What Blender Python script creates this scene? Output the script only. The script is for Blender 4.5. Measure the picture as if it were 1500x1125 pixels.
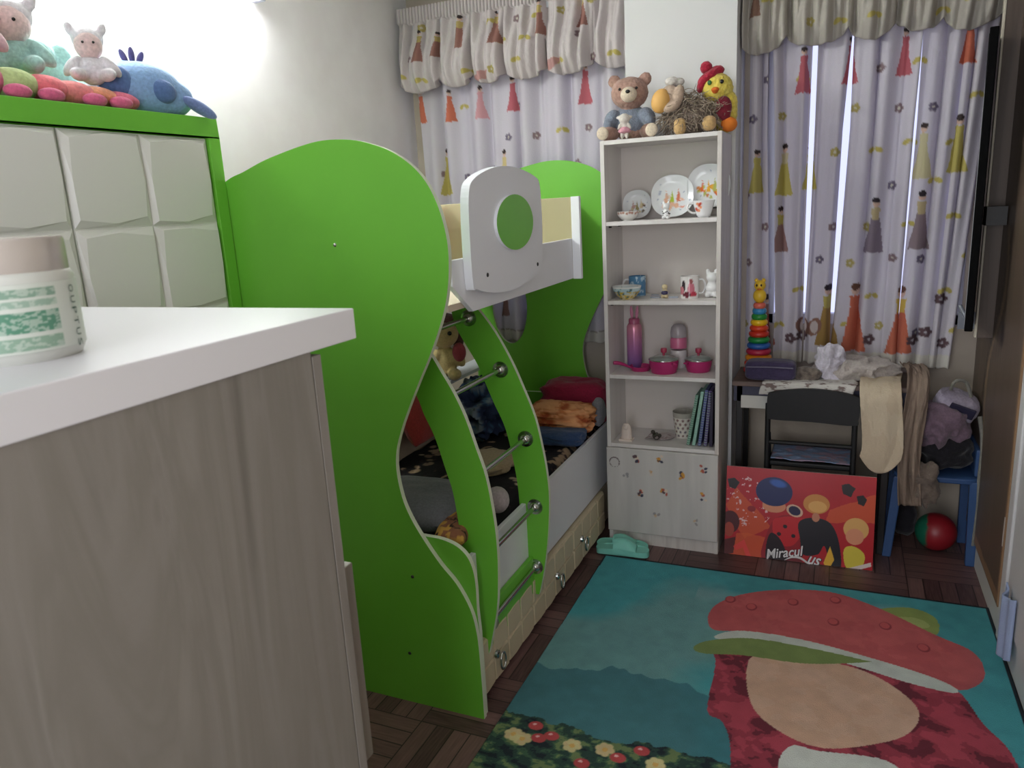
import bpy, bmesh, math, random
import numpy as np
from mathutils import Vector, Matrix, Euler, noise as mnoise
from mathutils.geometry import tessellate_polygon
random.seed(7); np.random.seed(7)
SC = bpy.context.scene; COL = SC.collection
for o in list(bpy.data.objects): bpy.data.objects.remove(o)
PI = math.pi

# ------------------------------------------------------------------ camera, world, lights, exposure
F_PX = 1098.57; CAM = np.array([0.0, 0.0, 1.62])
RT = np.array([0.91624857, 0.39701352, -0.05356137])
UP = np.array([-0.04402253, 0.23267114, 0.97155862])
FW = np.array([-0.39818409, 0.88783129, -0.23066214])
cd = bpy.data.cameras.new('camera'); cam = bpy.data.objects.new('camera', cd); COL.objects.link(cam)
cd.sensor_width = 36; cd.lens = 36 * F_PX / 1500; cd.clip_start = 0.05
cam.matrix_world = Matrix(((RT[0], UP[0], -FW[0], 0), (RT[1], UP[1], -FW[1], 0), (RT[2], UP[2], -FW[2], 1.62), (0, 0, 0, 1)))
cd.dof.use_dof = True; cd.dof.focus_distance = 2.9; cd.dof.aperture_fstop = 8
SC.camera = cam
SC.view_settings.view_transform = 'Standard'; SC.view_settings.look = 'None'
SC.view_settings.gamma = 1; SC.view_settings.use_curve_mapping = False
SC.view_settings.exposure = 0.3
w = bpy.data.worlds.new('world'); SC.world = w; w.use_nodes = True
w.node_tree.nodes['Background'].inputs[0].default_value = (0.62, 0.66, 1.0, 1)
w.node_tree.nodes['Background'].inputs[1].default_value = 1.1
def area(name, loc, rot, sx, sy, power, color):
    l = bpy.data.lights.new(name, 'AREA'); l.shape = 'RECTANGLE'; l.size = sx; l.size_y = sy
    l.energy = power; l.color = color
    o = bpy.data.objects.new(name, l); o.location = loc; o.rotation_euler = rot; COL.objects.link(o); return o
# the light of the wall-mounted tube lamp (its glowing tube is built with its holder below)
area('tube_light', (-2.12, 2.15, 2.50), (0, math.radians(-62), 0), 0.05, 1.0, 8, (0.97, 1.0, 0.97))
# soft fill light added at the unseen near end of the room
area('near_fill_light', (-0.5, -0.93, 1.35), (math.radians(90), 0, 0), 1.2, 2.0, 31, (0.98, 1.0, 0.97))

# ------------------------------------------------------------------ helpers
def ray(x, Y): return FW + RT * (x - 750) / F_PX - UP * (Y - 562.5) / F_PX
def at(x, Y, ax, v):
    "pixel of the photograph -> point of the real plane axis=value"
    d = ray(x, Y); t = (v - CAM[ax]) / d[ax]; return CAM + t * d
def lin(c):
    c = c / 255.0
    return c / 12.92 if c <= 0.04045 else ((c + 0.055) / 1.055) ** 2.4
def S(r, g, b): return (lin(r), lin(g), lin(b))
MC = {}
def mat(name, color=(0.5, 0.5, 0.5), rough=0.5, metal=0.0, kind='plain', **k):
    if name in MC: return MC[name]
    m = bpy.data.materials.new(name); m.use_nodes = True; nt = m.node_tree; N = nt.nodes; L = nt.links
    b = N['Principled BSDF']; b.inputs['Base Color'].default_value = (*color, 1)
    b.inputs['Roughness'].default_value = rough; b.inputs['Metallic'].default_value = metal
    if 'spec' in k: b.inputs['Specular IOR Level'].default_value = k['spec']
    def noise(scale, st=(1, 1, 1), detail=4):
        t = N.new('ShaderNodeTexCoord'); mp = N.new('ShaderNodeMapping'); mp.inputs['Scale'].default_value = st
        n = N.new('ShaderNodeTexNoise'); n.inputs['Scale'].default_value = scale; n.inputs['Detail'].default_value = detail
        L.new(t.outputs['Object'], mp.inputs[0]); L.new(mp.outputs[0], n.inputs[0]); return n
    def ramp(src, stops):
        r = N.new('ShaderNodeValToRGB'); e = r.color_ramp.elements
        while len(e) < len(stops): e.new(0.5)
        for i, (p, c) in enumerate(stops): e[i].position = p; e[i].color = (*c, 1)
        L.new(src, r.inputs[0]); return r
    def bump(src, s, d=0.01):
        bp = N.new('ShaderNodeBump'); bp.inputs['Strength'].default_value = s; bp.inputs['Distance'].default_value = d
        L.new(src, bp.inputs['Height']); L.new(bp.outputs[0], b.inputs['Normal'])
    if kind == 'noise':
        c2 = k.get('c2', tuple(x * 0.8 for x in color)); n = noise(k.get('scale', 20), k.get('st', (1, 1, 1)))
        r = ramp(n.outputs['Fac'], [(k.get('p0', 0.35), color), (k.get('p1', 0.65), c2)]); L.new(r.outputs[0], b.inputs['Base Color'])
        if k.get('bump'): bump(n.outputs['Fac'], k['bump'])
    elif kind == 'fabric':
        n = noise(k.get('scale', 120)); c2 = k.get('c2', tuple(x * 0.75 for x in color))
        r = ramp(n.outputs['Fac'], [(0.3, color), (0.7, c2)]); L.new(r.outputs[0], b.inputs['Base Color'])
        bump(n.outputs['Fac'], k.get('bump', 0.5), 0.004); b.inputs['Sheen Weight'].default_value = 0.2
    elif kind == 'wood':
        n = noise(k.get('scale', 3), k.get('st', (8, 8, 0.5)), 8)
        n.inputs['Distortion'].default_value = k.get('dist', 0.8)
        r = ramp(n.outputs['Fac'], k['stops']); L.new(r.outputs[0], b.inputs['Base Color']); bump(n.outputs['Fac'], 0.15)
    elif kind == 'attr':
        a = N.new('ShaderNodeAttribute'); a.attribute_name = 'Col'; L.new(a.outputs['Color'], b.inputs['Base Color'])
        n = noise(k.get('scale', 150)); bump(n.outputs['Fac'], k.get('bump', 0.2), 0.004)
        if k.get('trans'):
            tr = N.new('ShaderNodeBsdfTranslucent'); mx = N.new('ShaderNodeMixShader'); mx.inputs[0].default_value = k['trans']
            L.new(a.outputs['Color'], tr.inputs[0]); L.new(b.outputs[0], mx.inputs[1]); L.new(tr.outputs[0], mx.inputs[2])
            L.new(mx.outputs[0], N['Material Output'].inputs[0])
    elif kind == 'glass':
        b.inputs['Transmission Weight'].default_value = k.get('tr', 1.0); b.inputs['IOR'].default_value = k.get('ior', 1.45)
    elif kind == 'emit':
        b.inputs['Emission Color'].default_value = (*color, 1); b.inputs['Emission Strength'].default_value = k['e']
    elif kind == 'grad':   # colour changes along the height of the thing itself (printed / dyed fade)
        t = N.new('ShaderNodeTexCoord'); s = N.new('ShaderNodeSeparateXYZ'); mr = N.new('ShaderNodeMapRange')
        mr.inputs[1].default_value = k['z0']; mr.inputs[2].default_value = k['z1']
        L.new(t.outputs['Object'], s.inputs[0]); L.new(s.outputs[2], mr.inputs[0])
        r = ramp(mr.outputs[0], k['stops']); L.new(r.outputs[0], b.inputs['Base Color'])
    elif kind == 'parquet':
        t = N.new('ShaderNodeTexCoord'); s = N.new('ShaderNodeSeparateXYZ'); L.new(t.outputs['Object'], s.inputs[0])
        def M(op, a, c=None):
            n = N.new('ShaderNodeMath'); n.operation = op
            for i, v in enumerate((a, c)):
                if v is None: continue
                if isinstance(v, (int, float)): n.inputs[i].default_value = v
                else: L.new(v, n.inputs[i])
            return n.outputs[0]
        q = 0.30; X = M('DIVIDE', s.outputs[0], q); Y = M('DIVIDE', s.outputs[1], q)
        par = M('ABSOLUTE', M('MODULO', M('ADD', M('FLOOR', X), M('FLOOR', Y)), 2.0))
        inv = M('SUBTRACT', 1.0, par); c1 = M('ADD', M('MULTIPLY', X, par), M('MULTIPLY', Y, inv))
        c2 = M('ADD', M('MULTIPLY', Y, par), M('MULTIPLY', X, inv))
        g1 = M('LESS_THAN', M('FRACT', M('MULTIPLY', c1, 5.0)), 0.07); g2 = M('LESS_THAN', M('FRACT', c2), 0.012)
        gr = M('MAXIMUM', g1, g2)
        wn = N.new('ShaderNodeTexWhiteNoise'); wn.noise_dimensions = '3D'; cb = N.new('ShaderNodeCombineXYZ')
        L.new(M('FLOOR', M('MULTIPLY', c1, 5.0)), cb.inputs[0]); L.new(M('FLOOR', c2), cb.inputs[1]); L.new(M('FLOOR', Y), cb.inputs[2]); L.new(cb.outputs[0], wn.inputs[0])
        cb2 = N.new('ShaderNodeCombineXYZ'); L.new(M('MULTIPLY', c1, 30.0), cb2.inputs[0]); L.new(M('MULTIPLY', c2, 2.0), cb2.inputs[1])
        ns = N.new('ShaderNodeTexNoise'); ns.inputs['Scale'].default_value = 1.5; ns.inputs['Detail'].default_value = 6; L.new(cb2.outputs[0], ns.inputs[0])
        v = M('ADD', M('MULTIPLY', wn.outputs[0], 0.35), M('MULTIPLY', ns.outputs[0], 0.65))
        r = ramp(v, [(0.25, S(66, 46, 46)), (0.75, S(122, 92, 88))])
        mx = N.new('ShaderNodeMix'); mx.data_type = 'RGBA'; L.new(gr, mx.inputs[0]); L.new(r.outputs[0], mx.inputs[6]); mx.inputs[7].default_value = (*S(34, 24, 24), 1)
        L.new(mx.outputs[2], b.inputs['Base Color'])
    MC[name] = m; return m

def tag(o, label=None, cat=None, group=None, kind=None):
    if label: o['label'] = label
    if cat: o['category'] = cat
    if group: o['group'] = group
    if kind: o['kind'] = kind
    return o
def empty(name, loc, label, cat, group=None):
    o = bpy.data.objects.new(name, None); o.empty_display_size = 0.05; COL.objects.link(o); o.location = loc
    return tag(o, label, cat, group)
def worldloc(o):
    v = Vector((0, 0, 0))
    while o: v += o.location; o = o.parent
    return v
def copy_tree(o, dl, parent=None):
    c = o.copy(); COL.objects.link(c)
    if parent: c.parent = parent
    else: c.location = o.location + Vector(dl)
    for ch in [x for x in list(bpy.data.objects) if x.parent == o]: copy_tree(ch, dl, c)
    return c
def catmull(pts, n=6, closed=False):
    out = []; P = [np.array(p, float) for p in pts]; m = len(P)
    for i in range(m if closed else m - 1):
        if closed: a, b, c, d = P[(i - 1) % m], P[i], P[(i + 1) % m], P[(i + 2) % m]
        else: a, b, c, d = P[max(i - 1, 0)], P[i], P[i + 1], P[min(i + 2, m - 1)]
        for k in range(n):
            t = k / n
            out.append(0.5 * ((2 * b) + (-a + c) * t + (2 * a - 5 * b + 4 * c - d) * t * t + (-a + 3 * b - 3 * c + d) * t ** 3))
    if not closed: out.append(P[-1])
    return [tuple(p) for p in out]
class MB:
    def __init__(s): s.v = []; s.f = []; s.m = []
    def add(s, vs, fs, mi=0):
        o = len(s.v); s.v += [tuple(map(float, v)) for v in vs]
        for f in fs: s.f.append(tuple(i + o for i in f)); s.m.append(mi)
        return s
    def box(s, x0, x1, y0, y1, z0, z1, mi=0, R=None, c=None):
        vs = [(x, y, z) for x in (x0, x1) for y in (y0, y1) for z in (z0, z1)]
        if R is not None: c = Vector(c); vs = [c + R @ (Vector(v) - c) for v in vs]
        return s.add(vs, [(0, 1, 3, 2), (4, 6, 7, 5), (0, 4, 5, 1), (2, 3, 7, 6), (0, 2, 6, 4), (1, 5, 7, 3)], mi)
    def tube(s, pts, r, n=10, mi=0, cap=True):
        P = [Vector(p) for p in pts]; R = r if isinstance(r, (list, tuple)) else [r] * len(P)
        vs = []; prev = None
        for i, p in enumerate(P):
            d = (P[min(i + 1, len(P) - 1)] - P[max(i - 1, 0)]).normalized()
            if prev is None: u = d.orthogonal().normalized()
            else: u = (prev - d * prev.dot(d)).normalized()
            prev = u; w_ = d.cross(u)
            for k in range(n):
                a = 2 * PI * k / n; vs.append(p + (u * math.cos(a) + w_ * math.sin(a)) * R[i])
        fs = [(i * n + k, i * n + (k + 1) % n, (i + 1) * n + (k + 1) % n, (i + 1) * n + k) for i in range(len(P) - 1) for k in range(n)]
        if cap: fs += [tuple(range(n))[::-1], tuple(range((len(P) - 1) * n, len(P) * n))]
        return s.add(vs, fs, mi)
    def ring(s, c, R, r, axis=2, n=32, m=8, mi=0, sx=1, sy=1):
        vs = []
        for i in range(n):
            a = 2 * PI * i / n
            for k in range(m):
                b = 2 * PI * k / m; q = R + r * math.cos(b); p = [q * math.cos(a) * sx, q * math.sin(a) * sy, r * math.sin(b)]
                if axis == 0: p = [p[2], p[0], p[1]]
                elif axis == 1: p = [p[0], p[2], p[1]]
                vs.append((c[0] + p[0], c[1] + p[1], c[2] + p[2]))
        return s.add(vs, [(i * m + k, ((i + 1) % n) * m + k, ((i + 1) % n) * m + (k + 1) % m, i * m + (k + 1) % m) for i in range(n) for k in range(m)], mi)
    def lathe(s, prof, c=(0, 0, 0), n=32, mi=0, R=None, sx=1, sy=1):
        vs = []
        for r, z in prof:
            for k in range(n):
                a = 2 * PI * k / n; v = Vector((r * math.cos(a) * sx, r * math.sin(a) * sy, z))
                if R is not None: v = R @ v
                vs.append(v + Vector(c))
        fs = [(i * n + k, i * n + (k + 1) % n, (i + 1) * n + (k + 1) % n, (i + 1) * n + k) for i in range(len(prof) - 1) for k in range(n)]
        if prof[0][0] > 1e-5: fs.append(tuple(range(n))[::-1])
        if prof[-1][0] > 1e-5: fs.append(tuple(range((len(prof) - 1) * n, len(prof) * n)))
        return s.add(vs, fs, mi)
    def ell(s, c, r, rot=None, n=20, m=12, mi=0, fn=None):
        R = Euler(rot).to_matrix() if rot else Matrix.Identity(3)
        if not isinstance(r, (tuple, list)): r = (r, r, r)
        vs = []
        for i in range(m + 1):
            t = PI * i / m
            for k in range(n):
                a = 2 * PI * k / n; d = Vector((math.sin(t) * math.cos(a), math.sin(t) * math.sin(a), math.cos(t)))
                q = fn(d) if fn else 1.0
                vs.append(Vector(c) + R @ Vector((d.x * r[0] * q, d.y * r[1] * q, d.z * r[2] * q)))
        return s.add(vs, [(i * n + k, (i + 1) * n + k, (i + 1) * n + (k + 1) % n, i * n + (k + 1) % n) for i in range(m) for k in range(n)], mi)
    def prism(s, outline, axis, d0, d1, holes=(), mi=0, side=None):
        "outline in the plane normal to axis, extruded d0..d1; side = material index of the edge band"
        side = mi if side is None else side
        loops = [list(outline)] + [list(h) for h in holes]
        def p3(q, d):
            if axis == 1: return (q[0], d, q[1])
            if axis == 0: return (d, q[0], q[1])
            return (q[0], q[1], d)
        tri = tessellate_polygon([[Vector((q[0], q[1], 0)) for q in l] for l in loops])
        flat = [q for l in loops for q in l]; n = len(flat)
        s.add([p3(q, d0) for q in flat] + [p3(q, d1) for q in flat], [tuple(t) for t in tri] + [tuple(i + n for i in t[::-1]) for t in tri], mi)
        o = 0
        for l in loops:
            k = len(l); s.add([p3(q, d0) for q in l] + [p3(q, d1) for q in l], [(i, (i + 1) % k, (i + 1) % k + k, i + k) for i in range(k)], side)
        return s
    def xf(s, R, c, t=(0, 0, 0)):
        c = Vector(c); s.v = [tuple(R @ (Vector(v) - c) + c + Vector(t)) for v in s.v]; return s
    def build(s, name, ms, parent=None, bevel=0, smooth=False, remesh=0, disp=0, dscale=0.02, sub=0, keep=False, loc=None):
        me = bpy.data.meshes.new(name)
        ms = ms if isinstance(ms, (list, tuple)) else [ms]
        A = np.array(s.v)
        if loc is not None: L = Vector(loc)
        elif parent is not None: L = Vector((float((A[:, 0].min() + A[:, 0].max()) / 2), float((A[:, 1].min() + A[:, 1].max()) / 2), float(A[:, 2].min())))
        else: L = Vector((float((A[:, 0].min() + A[:, 0].max()) / 2), float((A[:, 1].min() + A[:, 1].max()) / 2), float(A[:, 2].min())))
        me.from_pydata([tuple(Vector(v) - L) for v in s.v], [], s.f)
        for m_ in ms: me.materials.append(m_)
        me.polygons.foreach_set('material_index', s.m)
        bm = bmesh.new(); bm.from_mesh(me); bmesh.ops.remove_doubles(bm, verts=bm.verts, dist=1e-5)
        bmesh.ops.recalc_face_normals(bm, faces=bm.faces); bm.to_mesh(me); bm.free()
        if smooth: me.polygons.foreach_set('use_smooth', [True] * len(me.polygons))
        o = bpy.data.objects.new(name, me); COL.objects.link(o)
        if parent is not None: o.parent = parent; o.location = L - worldloc(parent)
        else: o.location = L
        if bevel:
            b = o.modifiers.new('bevel', 'BEVEL'); b.width = bevel; b.segments = 2; b.limit_method = 'ANGLE'; b.angle_limit = math.radians(40)
        if remesh:
            r = o.modifiers.new('remesh', 'REMESH'); r.mode = 'VOXEL'; r.voxel_size = remesh; r.use_smooth_shade = True
            q = o.modifiers.new('smooth', 'SMOOTH'); q.iterations = 5; q.factor = 0.6
        if sub:
            q = o.modifiers.new('sub', 'SUBSURF'); q.levels = sub; q.render_levels = sub
        if disp:
            t = bpy.data.textures.new(name, 'CLOUDS'); t.noise_scale = dscale; t.noise_depth = 2
            d = o.modifiers.new('disp', 'DISPLACE'); d.texture = t; d.strength = disp; d.mid_level = 0.5; d.texture_coords = 'LOCAL'
        if smooth and not remesh and hasattr(me, 'set_sharp_from_angle'): me.set_sharp_from_angle(angle=math.radians(45))
        return o
def box(name, m, x0, x1, y0, y1, z0, z1, parent=None, bevel=0.002): return MB().box(x0, x1, y0, y1, z0, z1).build(name, m, parent, bevel=bevel)
def struct(name, mb, m, **k): return tag(mb.build(name, m, **k), kind='structure')
def circ(cx, cy, rx, ry, n=40, a0=0): return [(cx + rx * math.cos(a0 + 2 * PI * i / n), cy + ry * math.sin(a0 + 2 * PI * i / n)) for i in range(n)]

# numpy noise + painter (surface patterns stored as colour attributes)
def vn(x, y, seed=0):
    xi = np.floor(x).astype(np.int64); yi = np.floor(y).astype(np.int64); xf = x - xi; yf = y - yi
    def h(a, b):
        n = (a * 374761393 + b * 668265263 + seed * 982451653) & 0x7fffffff
        n = ((n ^ (n >> 13)) * 1274126177) & 0x7fffffff
        return ((n ^ (n >> 16)) & 0xffff) / 65535.0
    u = xf * xf * (3 - 2 * xf); v = yf * yf * (3 - 2 * yf)
    return (h(xi, yi) * (1 - u) + h(xi + 1, yi) * u) * (1 - v) + (h(xi, yi + 1) * (1 - u) + h(xi + 1, yi + 1) * u) * v
def fbm(x, y, seed=0, o=4):
    r = 0; a = 0.5; t = 0
    for i in range(o): r = r + a * vn(x * 2 ** i, y * 2 ** i, seed + i); t += a; a *= 0.5
    return r / t
class Art:
    def __init__(s, x, y, base): s.x = x; s.y = y; s.c = np.tile(np.array(base, float), (len(x), 1))
    def put(s, m, col, a=1.0):
        m = np.clip(m, 0, 1) * a; s.c = s.c * (1 - m[:, None]) + np.array(col)[None, :] * m[:, None] if np.ndim(col) == 1 else s.c * (1 - m[:, None]) + col * m[:, None]
    def ell(s, cx, cy, rx, ry, col, rot=0, a=1, soft=0.02):
        dx = s.x - cx; dy = s.y - cy; c, q = math.cos(rot), math.sin(rot)
        d = np.hypot((dx * c + dy * q) / rx, (-dx * q + dy * c) / ry); s.put((1 - d) / soft + 0.5, col, a)
    def poly(s, pts, col, a=1, jag=0, js=20):
        X, Y = s.x, s.y
        if jag: X = X + jag * (fbm(s.x * js, s.y * js, 5) - .5); Y = Y + jag * (fbm(s.x * js, s.y * js, 9) - .5)
        ins = np.zeros(len(X), bool); n = len(pts)
        for i in range(n):
            x0, y0 = pts[i]; x1, y1 = pts[(i + 1) % n]
            if y0 == y1: continue
            c = ((y0 > Y) != (y1 > Y)) & (X < (x1 - x0) * (Y - y0) / (y1 - y0) + x0); ins ^= c
        s.put(ins.astype(float), col, a); return ins
def sheet(name, nu, nv, posfn, artfn, m, parent=None, thick=0, smooth=True, edge=None):
    U, V = np.meshgrid(np.linspace(0, 1, nu), np.linspace(0, 1, nv)); U = U.ravel(); V = V.ravel()
    P = np.array(posfn(U, V), float)
    if P.shape[0] == 3 and P.shape[1] != 3: P = P.T
    C = artfn(U, V, P); L = Vector((float((P[:, 0].min() + P[:, 0].max()) / 2), float((P[:, 1].min() + P[:, 1].max()) / 2), float(P[:, 2].min())))
    me = bpy.data.meshes.new(name); i = np.arange(nv - 1)[:, None] * nu + np.arange(nu - 1)[None, :]; i = i.ravel()
    fs = np.stack([i, i + 1, i + nu + 1, i + nu], 1)
    me.from_pydata([tuple(v) for v in (P - np.array(L))], [], [tuple(map(int, f)) for f in fs])
    ca = me.color_attributes.new('Col', 'FLOAT_COLOR', 'POINT'); ca.data.foreach_set('color', np.hstack([C, np.ones((len(C), 1))]).astype(np.float32).ravel())
    if smooth: me.polygons.foreach_set('use_smooth', [True] * len(me.polygons))
    me.materials.append(m); o = bpy.data.objects.new(name, me); COL.objects.link(o)
    if edge: me.materials.append(edge)
    if parent is not None: o.parent = parent; o.location = L - worldloc(parent)
    else: o.location = L
    if thick:
        q = o.modifiers.new('solid', 'SOLIDIFY'); q.thickness = thick; q.offset = -1
        if edge: q.material_offset_rim = 1
    return o
def paintobj(o, fn):
    "colour attribute on a built mesh; fn(P world) -> colours"
    me = o.data; n = len(me.vertices); a = np.zeros(n * 3, np.float32); me.vertices.foreach_get('co', a); P = a.reshape(-1, 3) + np.array(worldloc(o))
    C = fn(P); ca = me.color_attributes.new('Col', 'FLOAT_COLOR', 'POINT'); ca.data.foreach_set('color', np.hstack([C, np.ones((n, 1))]).astype(np.float32).ravel()); return o
def cloth_lump(name, c, r, m, parent=None, seed=1, amp=0.25, fr=6, n=72, flat=0, st=(1, 1, 1), p=2.6):
    "a crumpled heap of cloth: ridged folds over a rounded heap with a flat underside"
    mb = MB()
    def fn(d):
        q = Vector((d.x * r[0] * st[0], d.y * r[1] * st[1], d.z * r[2] * st[2])) * fr + Vector((seed * 3.1, seed * 1.7, 0))
        q += mnoise.noise_vector(q * .7) * .35
        a = 1 - abs(mnoise.noise(q)) * 2.6; b = 1 - abs(mnoise.noise(q * 2.3)) * 2.4; e = mnoise.noise(q * 5)
        k = (abs(d.x) ** p + abs(d.y) ** p + abs(d.z) ** p) ** (-1 / p)
        return k * (1 - amp + amp * (a * 0.65 + b * 0.35 + e * .12))
    mb.ell(c, r, n=n, m=n // 2, fn=fn)
    mb.v = [(v[0], v[1], max(v[2], c[2] - r[2] * flat)) for v in mb.v] if flat else mb.v
    return mb.build(name, m, parent, smooth=True)

# ------------------------------------------------------------------ materials
WALL = mat('wall_paint', S(236, 234, 236), 0.9, kind='noise', c2=S(231, 228, 230), scale=6, bump=0.05)
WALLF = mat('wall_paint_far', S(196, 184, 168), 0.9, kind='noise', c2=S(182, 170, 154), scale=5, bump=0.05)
CEIL = mat('ceiling_paint', S(235, 233, 230), 0.9)
GREEN = mat('green_laminate', S(112, 192, 60), 0.38, kind='noise', c2=S(108, 187, 57), scale=3)
WHITE = mat('white_laminate', S(232, 234, 240), 0.4)
EDGE = mat('white_edge_band', S(214, 224, 200), 0.45)
CREAM = mat('cream_tile_panel', S(226, 225, 220), 0.4)
CREAM2 = mat('cream_drawer_panel', S(206, 192, 162), 0.45)
BEIGE = mat('beige_board', S(200, 186, 168), 0.6)
CHROME = mat('chrome', S(190, 192, 188), 0.18, 1.0)
DARK = mat('dark_metal', S(30, 28, 28), 0.4)
WW = [(0.3, S(190, 183, 178)), (0.5, S(212, 206, 200)), (0.7, S(198, 190, 184))]
WASH = mat('whitewashed_wood', kind='wood', rough=0.5, stops=WW, scale=2.2, st=(9, 9, 0.8))
DRESSW = mat('grey_washed_wood', kind='wood', rough=0.5, stops=[(0.25, S(106, 101, 94)), (0.45, S(136, 131, 125)), (0.55, S(128, 123, 116)), (0.75, S(146, 141, 135))], scale=2.4, st=(5, 3.6, 0.45), dist=1.6)
SHELFW = mat('shelf_white', kind='wood', rough=0.45, stops=[(0.3, S(214, 209, 206)), (0.7, S(224, 220, 218))], scale=2, st=(6, 6, 0.6))
SHELFB = mat('shelf_back', S(214, 206, 200), 0.6)
ATTR = mat('printed_cloth', rough=0.9, kind='attr', bump=0.4)
ATTRG = mat('printed_gloss', rough=0.35, kind='attr', bump=0.0)
CURT = mat('curtain_cloth', rough=0.9, kind='attr', bump=0.3, trans=0.28)
RUG = mat('rug_pile', rough=0.95, kind='attr', bump=0.8, scale=260)
BLACKP = mat('black_plastic', S(10, 10, 13), 0.6)
BLUEP = mat('blue_plastic', S(56, 86, 132), 0.4)
WPORC = mat('white_porcelain', S(232, 232, 232), 0.12)
def fab(name, c, **k): return mat(name, S(*c), 0.95, kind='fabric', **k)

# ------------------------------------------------------------------ room shell
XL, XR, YF, YN, ZC = -2.26, 0.585, 3.9, -1.0, 2.75
struct('floor', MB().box(XL, XR, YN, YF, -0.05, 0), mat('parquet', kind='parquet', rough=0.42), loc=(0, 0, 0))
struct('ceiling', MB().box(XL, XR, YN, YF, ZC, ZC + 0.05), CEIL)
struct('wall_left', MB().box(XL - 0.1, XL, YN, YF + 0.1, -0.05, ZC + 0.05), WALL)
struct('wall_right', MB().box(XR, XR + 0.1, YN, YF + 0.1, -0.05, ZC + 0.05), WALLF)
wn_ = MB().box(XL, -1.1, YN - 0.1, YN, 0, ZC).box(0.1, XR, YN - 0.1, YN, 0, ZC).box(-1.1, 0.1, YN - 0.1, YN, 2.45, ZC)
struct('wall_near', wn_, WALL)
WIN = [(-2.05, -1.08, 1.0, 2.35), (-0.36, 0.5, 0.98, 2.35)]
wf = MB()
for a, b, c, d in ((XL, -2.05, 0, ZC), (-1.08, -0.36, 0, ZC), (0.5, XR, 0, ZC), (-2.05, -1.08, 0, 1.0), (-2.05, -1.08, 2.35, ZC), (-0.36, 0.5, 0, 0.98), (-0.36, 0.5, 2.35, ZC)):
    wf.box(a, b, YF, YF + 0.1, c, d)
struct('wall_far', wf, WALLF)
struct('wall_pillar', MB().box(-0.958, -0.464, 3.6, YF, 0, ZC), mat('pillar_paint', S(222, 222, 222), 0.9))
WF = mat('window_frame_white', S(210, 212, 220), 0.4); PANE = mat('window_pane', S(255, 255, 255), 0.0, kind='glass', ior=1.02)
for i, (a, b, c, d) in enumerate(WIN):
    w_ = MB().box(a, a + 0.05, YF + 0.02, YF + 0.07, c, d).box(b - 0.05, b, YF + 0.02, YF + 0.07, c, d).box(a, b, YF + 0.02, YF + 0.07, c, c + 0.05).box(a, b, YF + 0.02, YF + 0.07, d - 0.05, d).box((a + b) / 2 - 0.025, (a + b) / 2 + 0.025, YF + 0.02, YF + 0.07, c, d)
    fo = struct('window_%d' % (i + 1), w_, WF, bevel=0.003)
    MB().box(a + 0.05, b - 0.05, YF + 0.042, YF + 0.047, c + 0.05, d - 0.05).build('pane', PANE, fo)
struct('baseboard_right', MB().box(XR - 0.013, XR, 2.9125, YF, 0, 0.115), mat('baseboard_white', S(206, 204, 198), 0.5), bevel=0.004)
# closet door with peeling veneer on the right wall
def door_art(U, V, P):
    y, z = P[:, 1], P[:, 2]; A = Art(y, z, S(92, 78, 66))
    g = fbm(y * 60, z * 3, 3); A.c *= (0.72 + 0.55 * g)[:, None]
    p = fbm(y * 9, z * 2.2, 21); cy = 3.45 + 0.10 * np.sin(z * 3.3) + 0.05 * np.sin(z * 9)
    m = (np.abs(y - cy) < 0.012 + 0.035 * (p - 0.4)) & (z > 0.3) & (z < 1.45); A.put(m.astype(float), S(140, 116, 88), 0.7)
    m = (np.abs(y - cy - 0.05) < 0.006) & (z > 0.3) & (z < 1.3); A.put(m.astype(float), S(44, 30, 24), 0.8)
    m = (y < 2.935 + 0.015 * p) | (z < 0.15 + 0.02 * p); A.put(m.astype(float), S(150, 116, 84), 0.7)
    A.ell(3.30, 1.05, 0.03, 0.05, S(40, 28, 24), soft=0.5)
    return A.c
dr = sheet('door_1', 60, 300, lambda U, V: (np.full_like(U, XR - 0.012), 2.915 + U * 0.945, 0.118 + V * 2.45), door_art, mat('veneer', rough=0.45, kind='attr', bump=0.1), thick=0.011)
tag(dr, kind='structure')
LATCH = mat('latch_metal', S(200, 196, 188), 0.35, 0.6)
for z in (0.36, 1.22): MB().box(XR - 0.019, XR - 0.0125, 2.925, 2.94, z, z + 0.09).tube([(XR - 0.021, 2.93, z - 0.01), (XR - 0.021, 2.93, z + 0.1)], 0.005).build('hinge', LATCH, dr)
k = at(1463, 272, 0, XR - 0.04)
MB().ring((XR - 0.045, k[1], k[2]), 0.016, 0.004, axis=0).tube([(XR - 0.03, k[1], k[2] + 0.016), (XR - 0.05, k[1], k[2] + 0.016)], 0.005).tube([(XR - 0.045, k[1], k[2] - 0.016), (XR - 0.045, k[1] - 0.005, k[2] - 0.07)], 0.003).build('latch', LATCH, dr)
TRW = mat('trim_white', S(206, 206, 206), 0.5)
struct('trim_1', MB().box(XR - 0.020, XR, 2.84, 2.912, 0, 2.65), TRW, bevel=0.006)
struct('trim_2', MB().box(.499, .507, 3.49, 3.515, 1.0, 2.62), mat('cream_edge', S(206, 198, 180), 0.6), bevel=0.002)
struct('trim_3', MB().box(.5075, XR - .0125, 3.492, 3.513, 1.0, 2.62), mat('casing_wood', kind='wood', rough=.5, stops=[(.3, S(78, 66, 58)), (.7, S(98, 84, 74))], scale=2, st=(8, 8, .6)))
d2 = struct('door_2', MB().box(XR - 0.012, XR, 2.0, 2.838, 0.01, 2.45), TRW, bevel=0.004)
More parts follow.
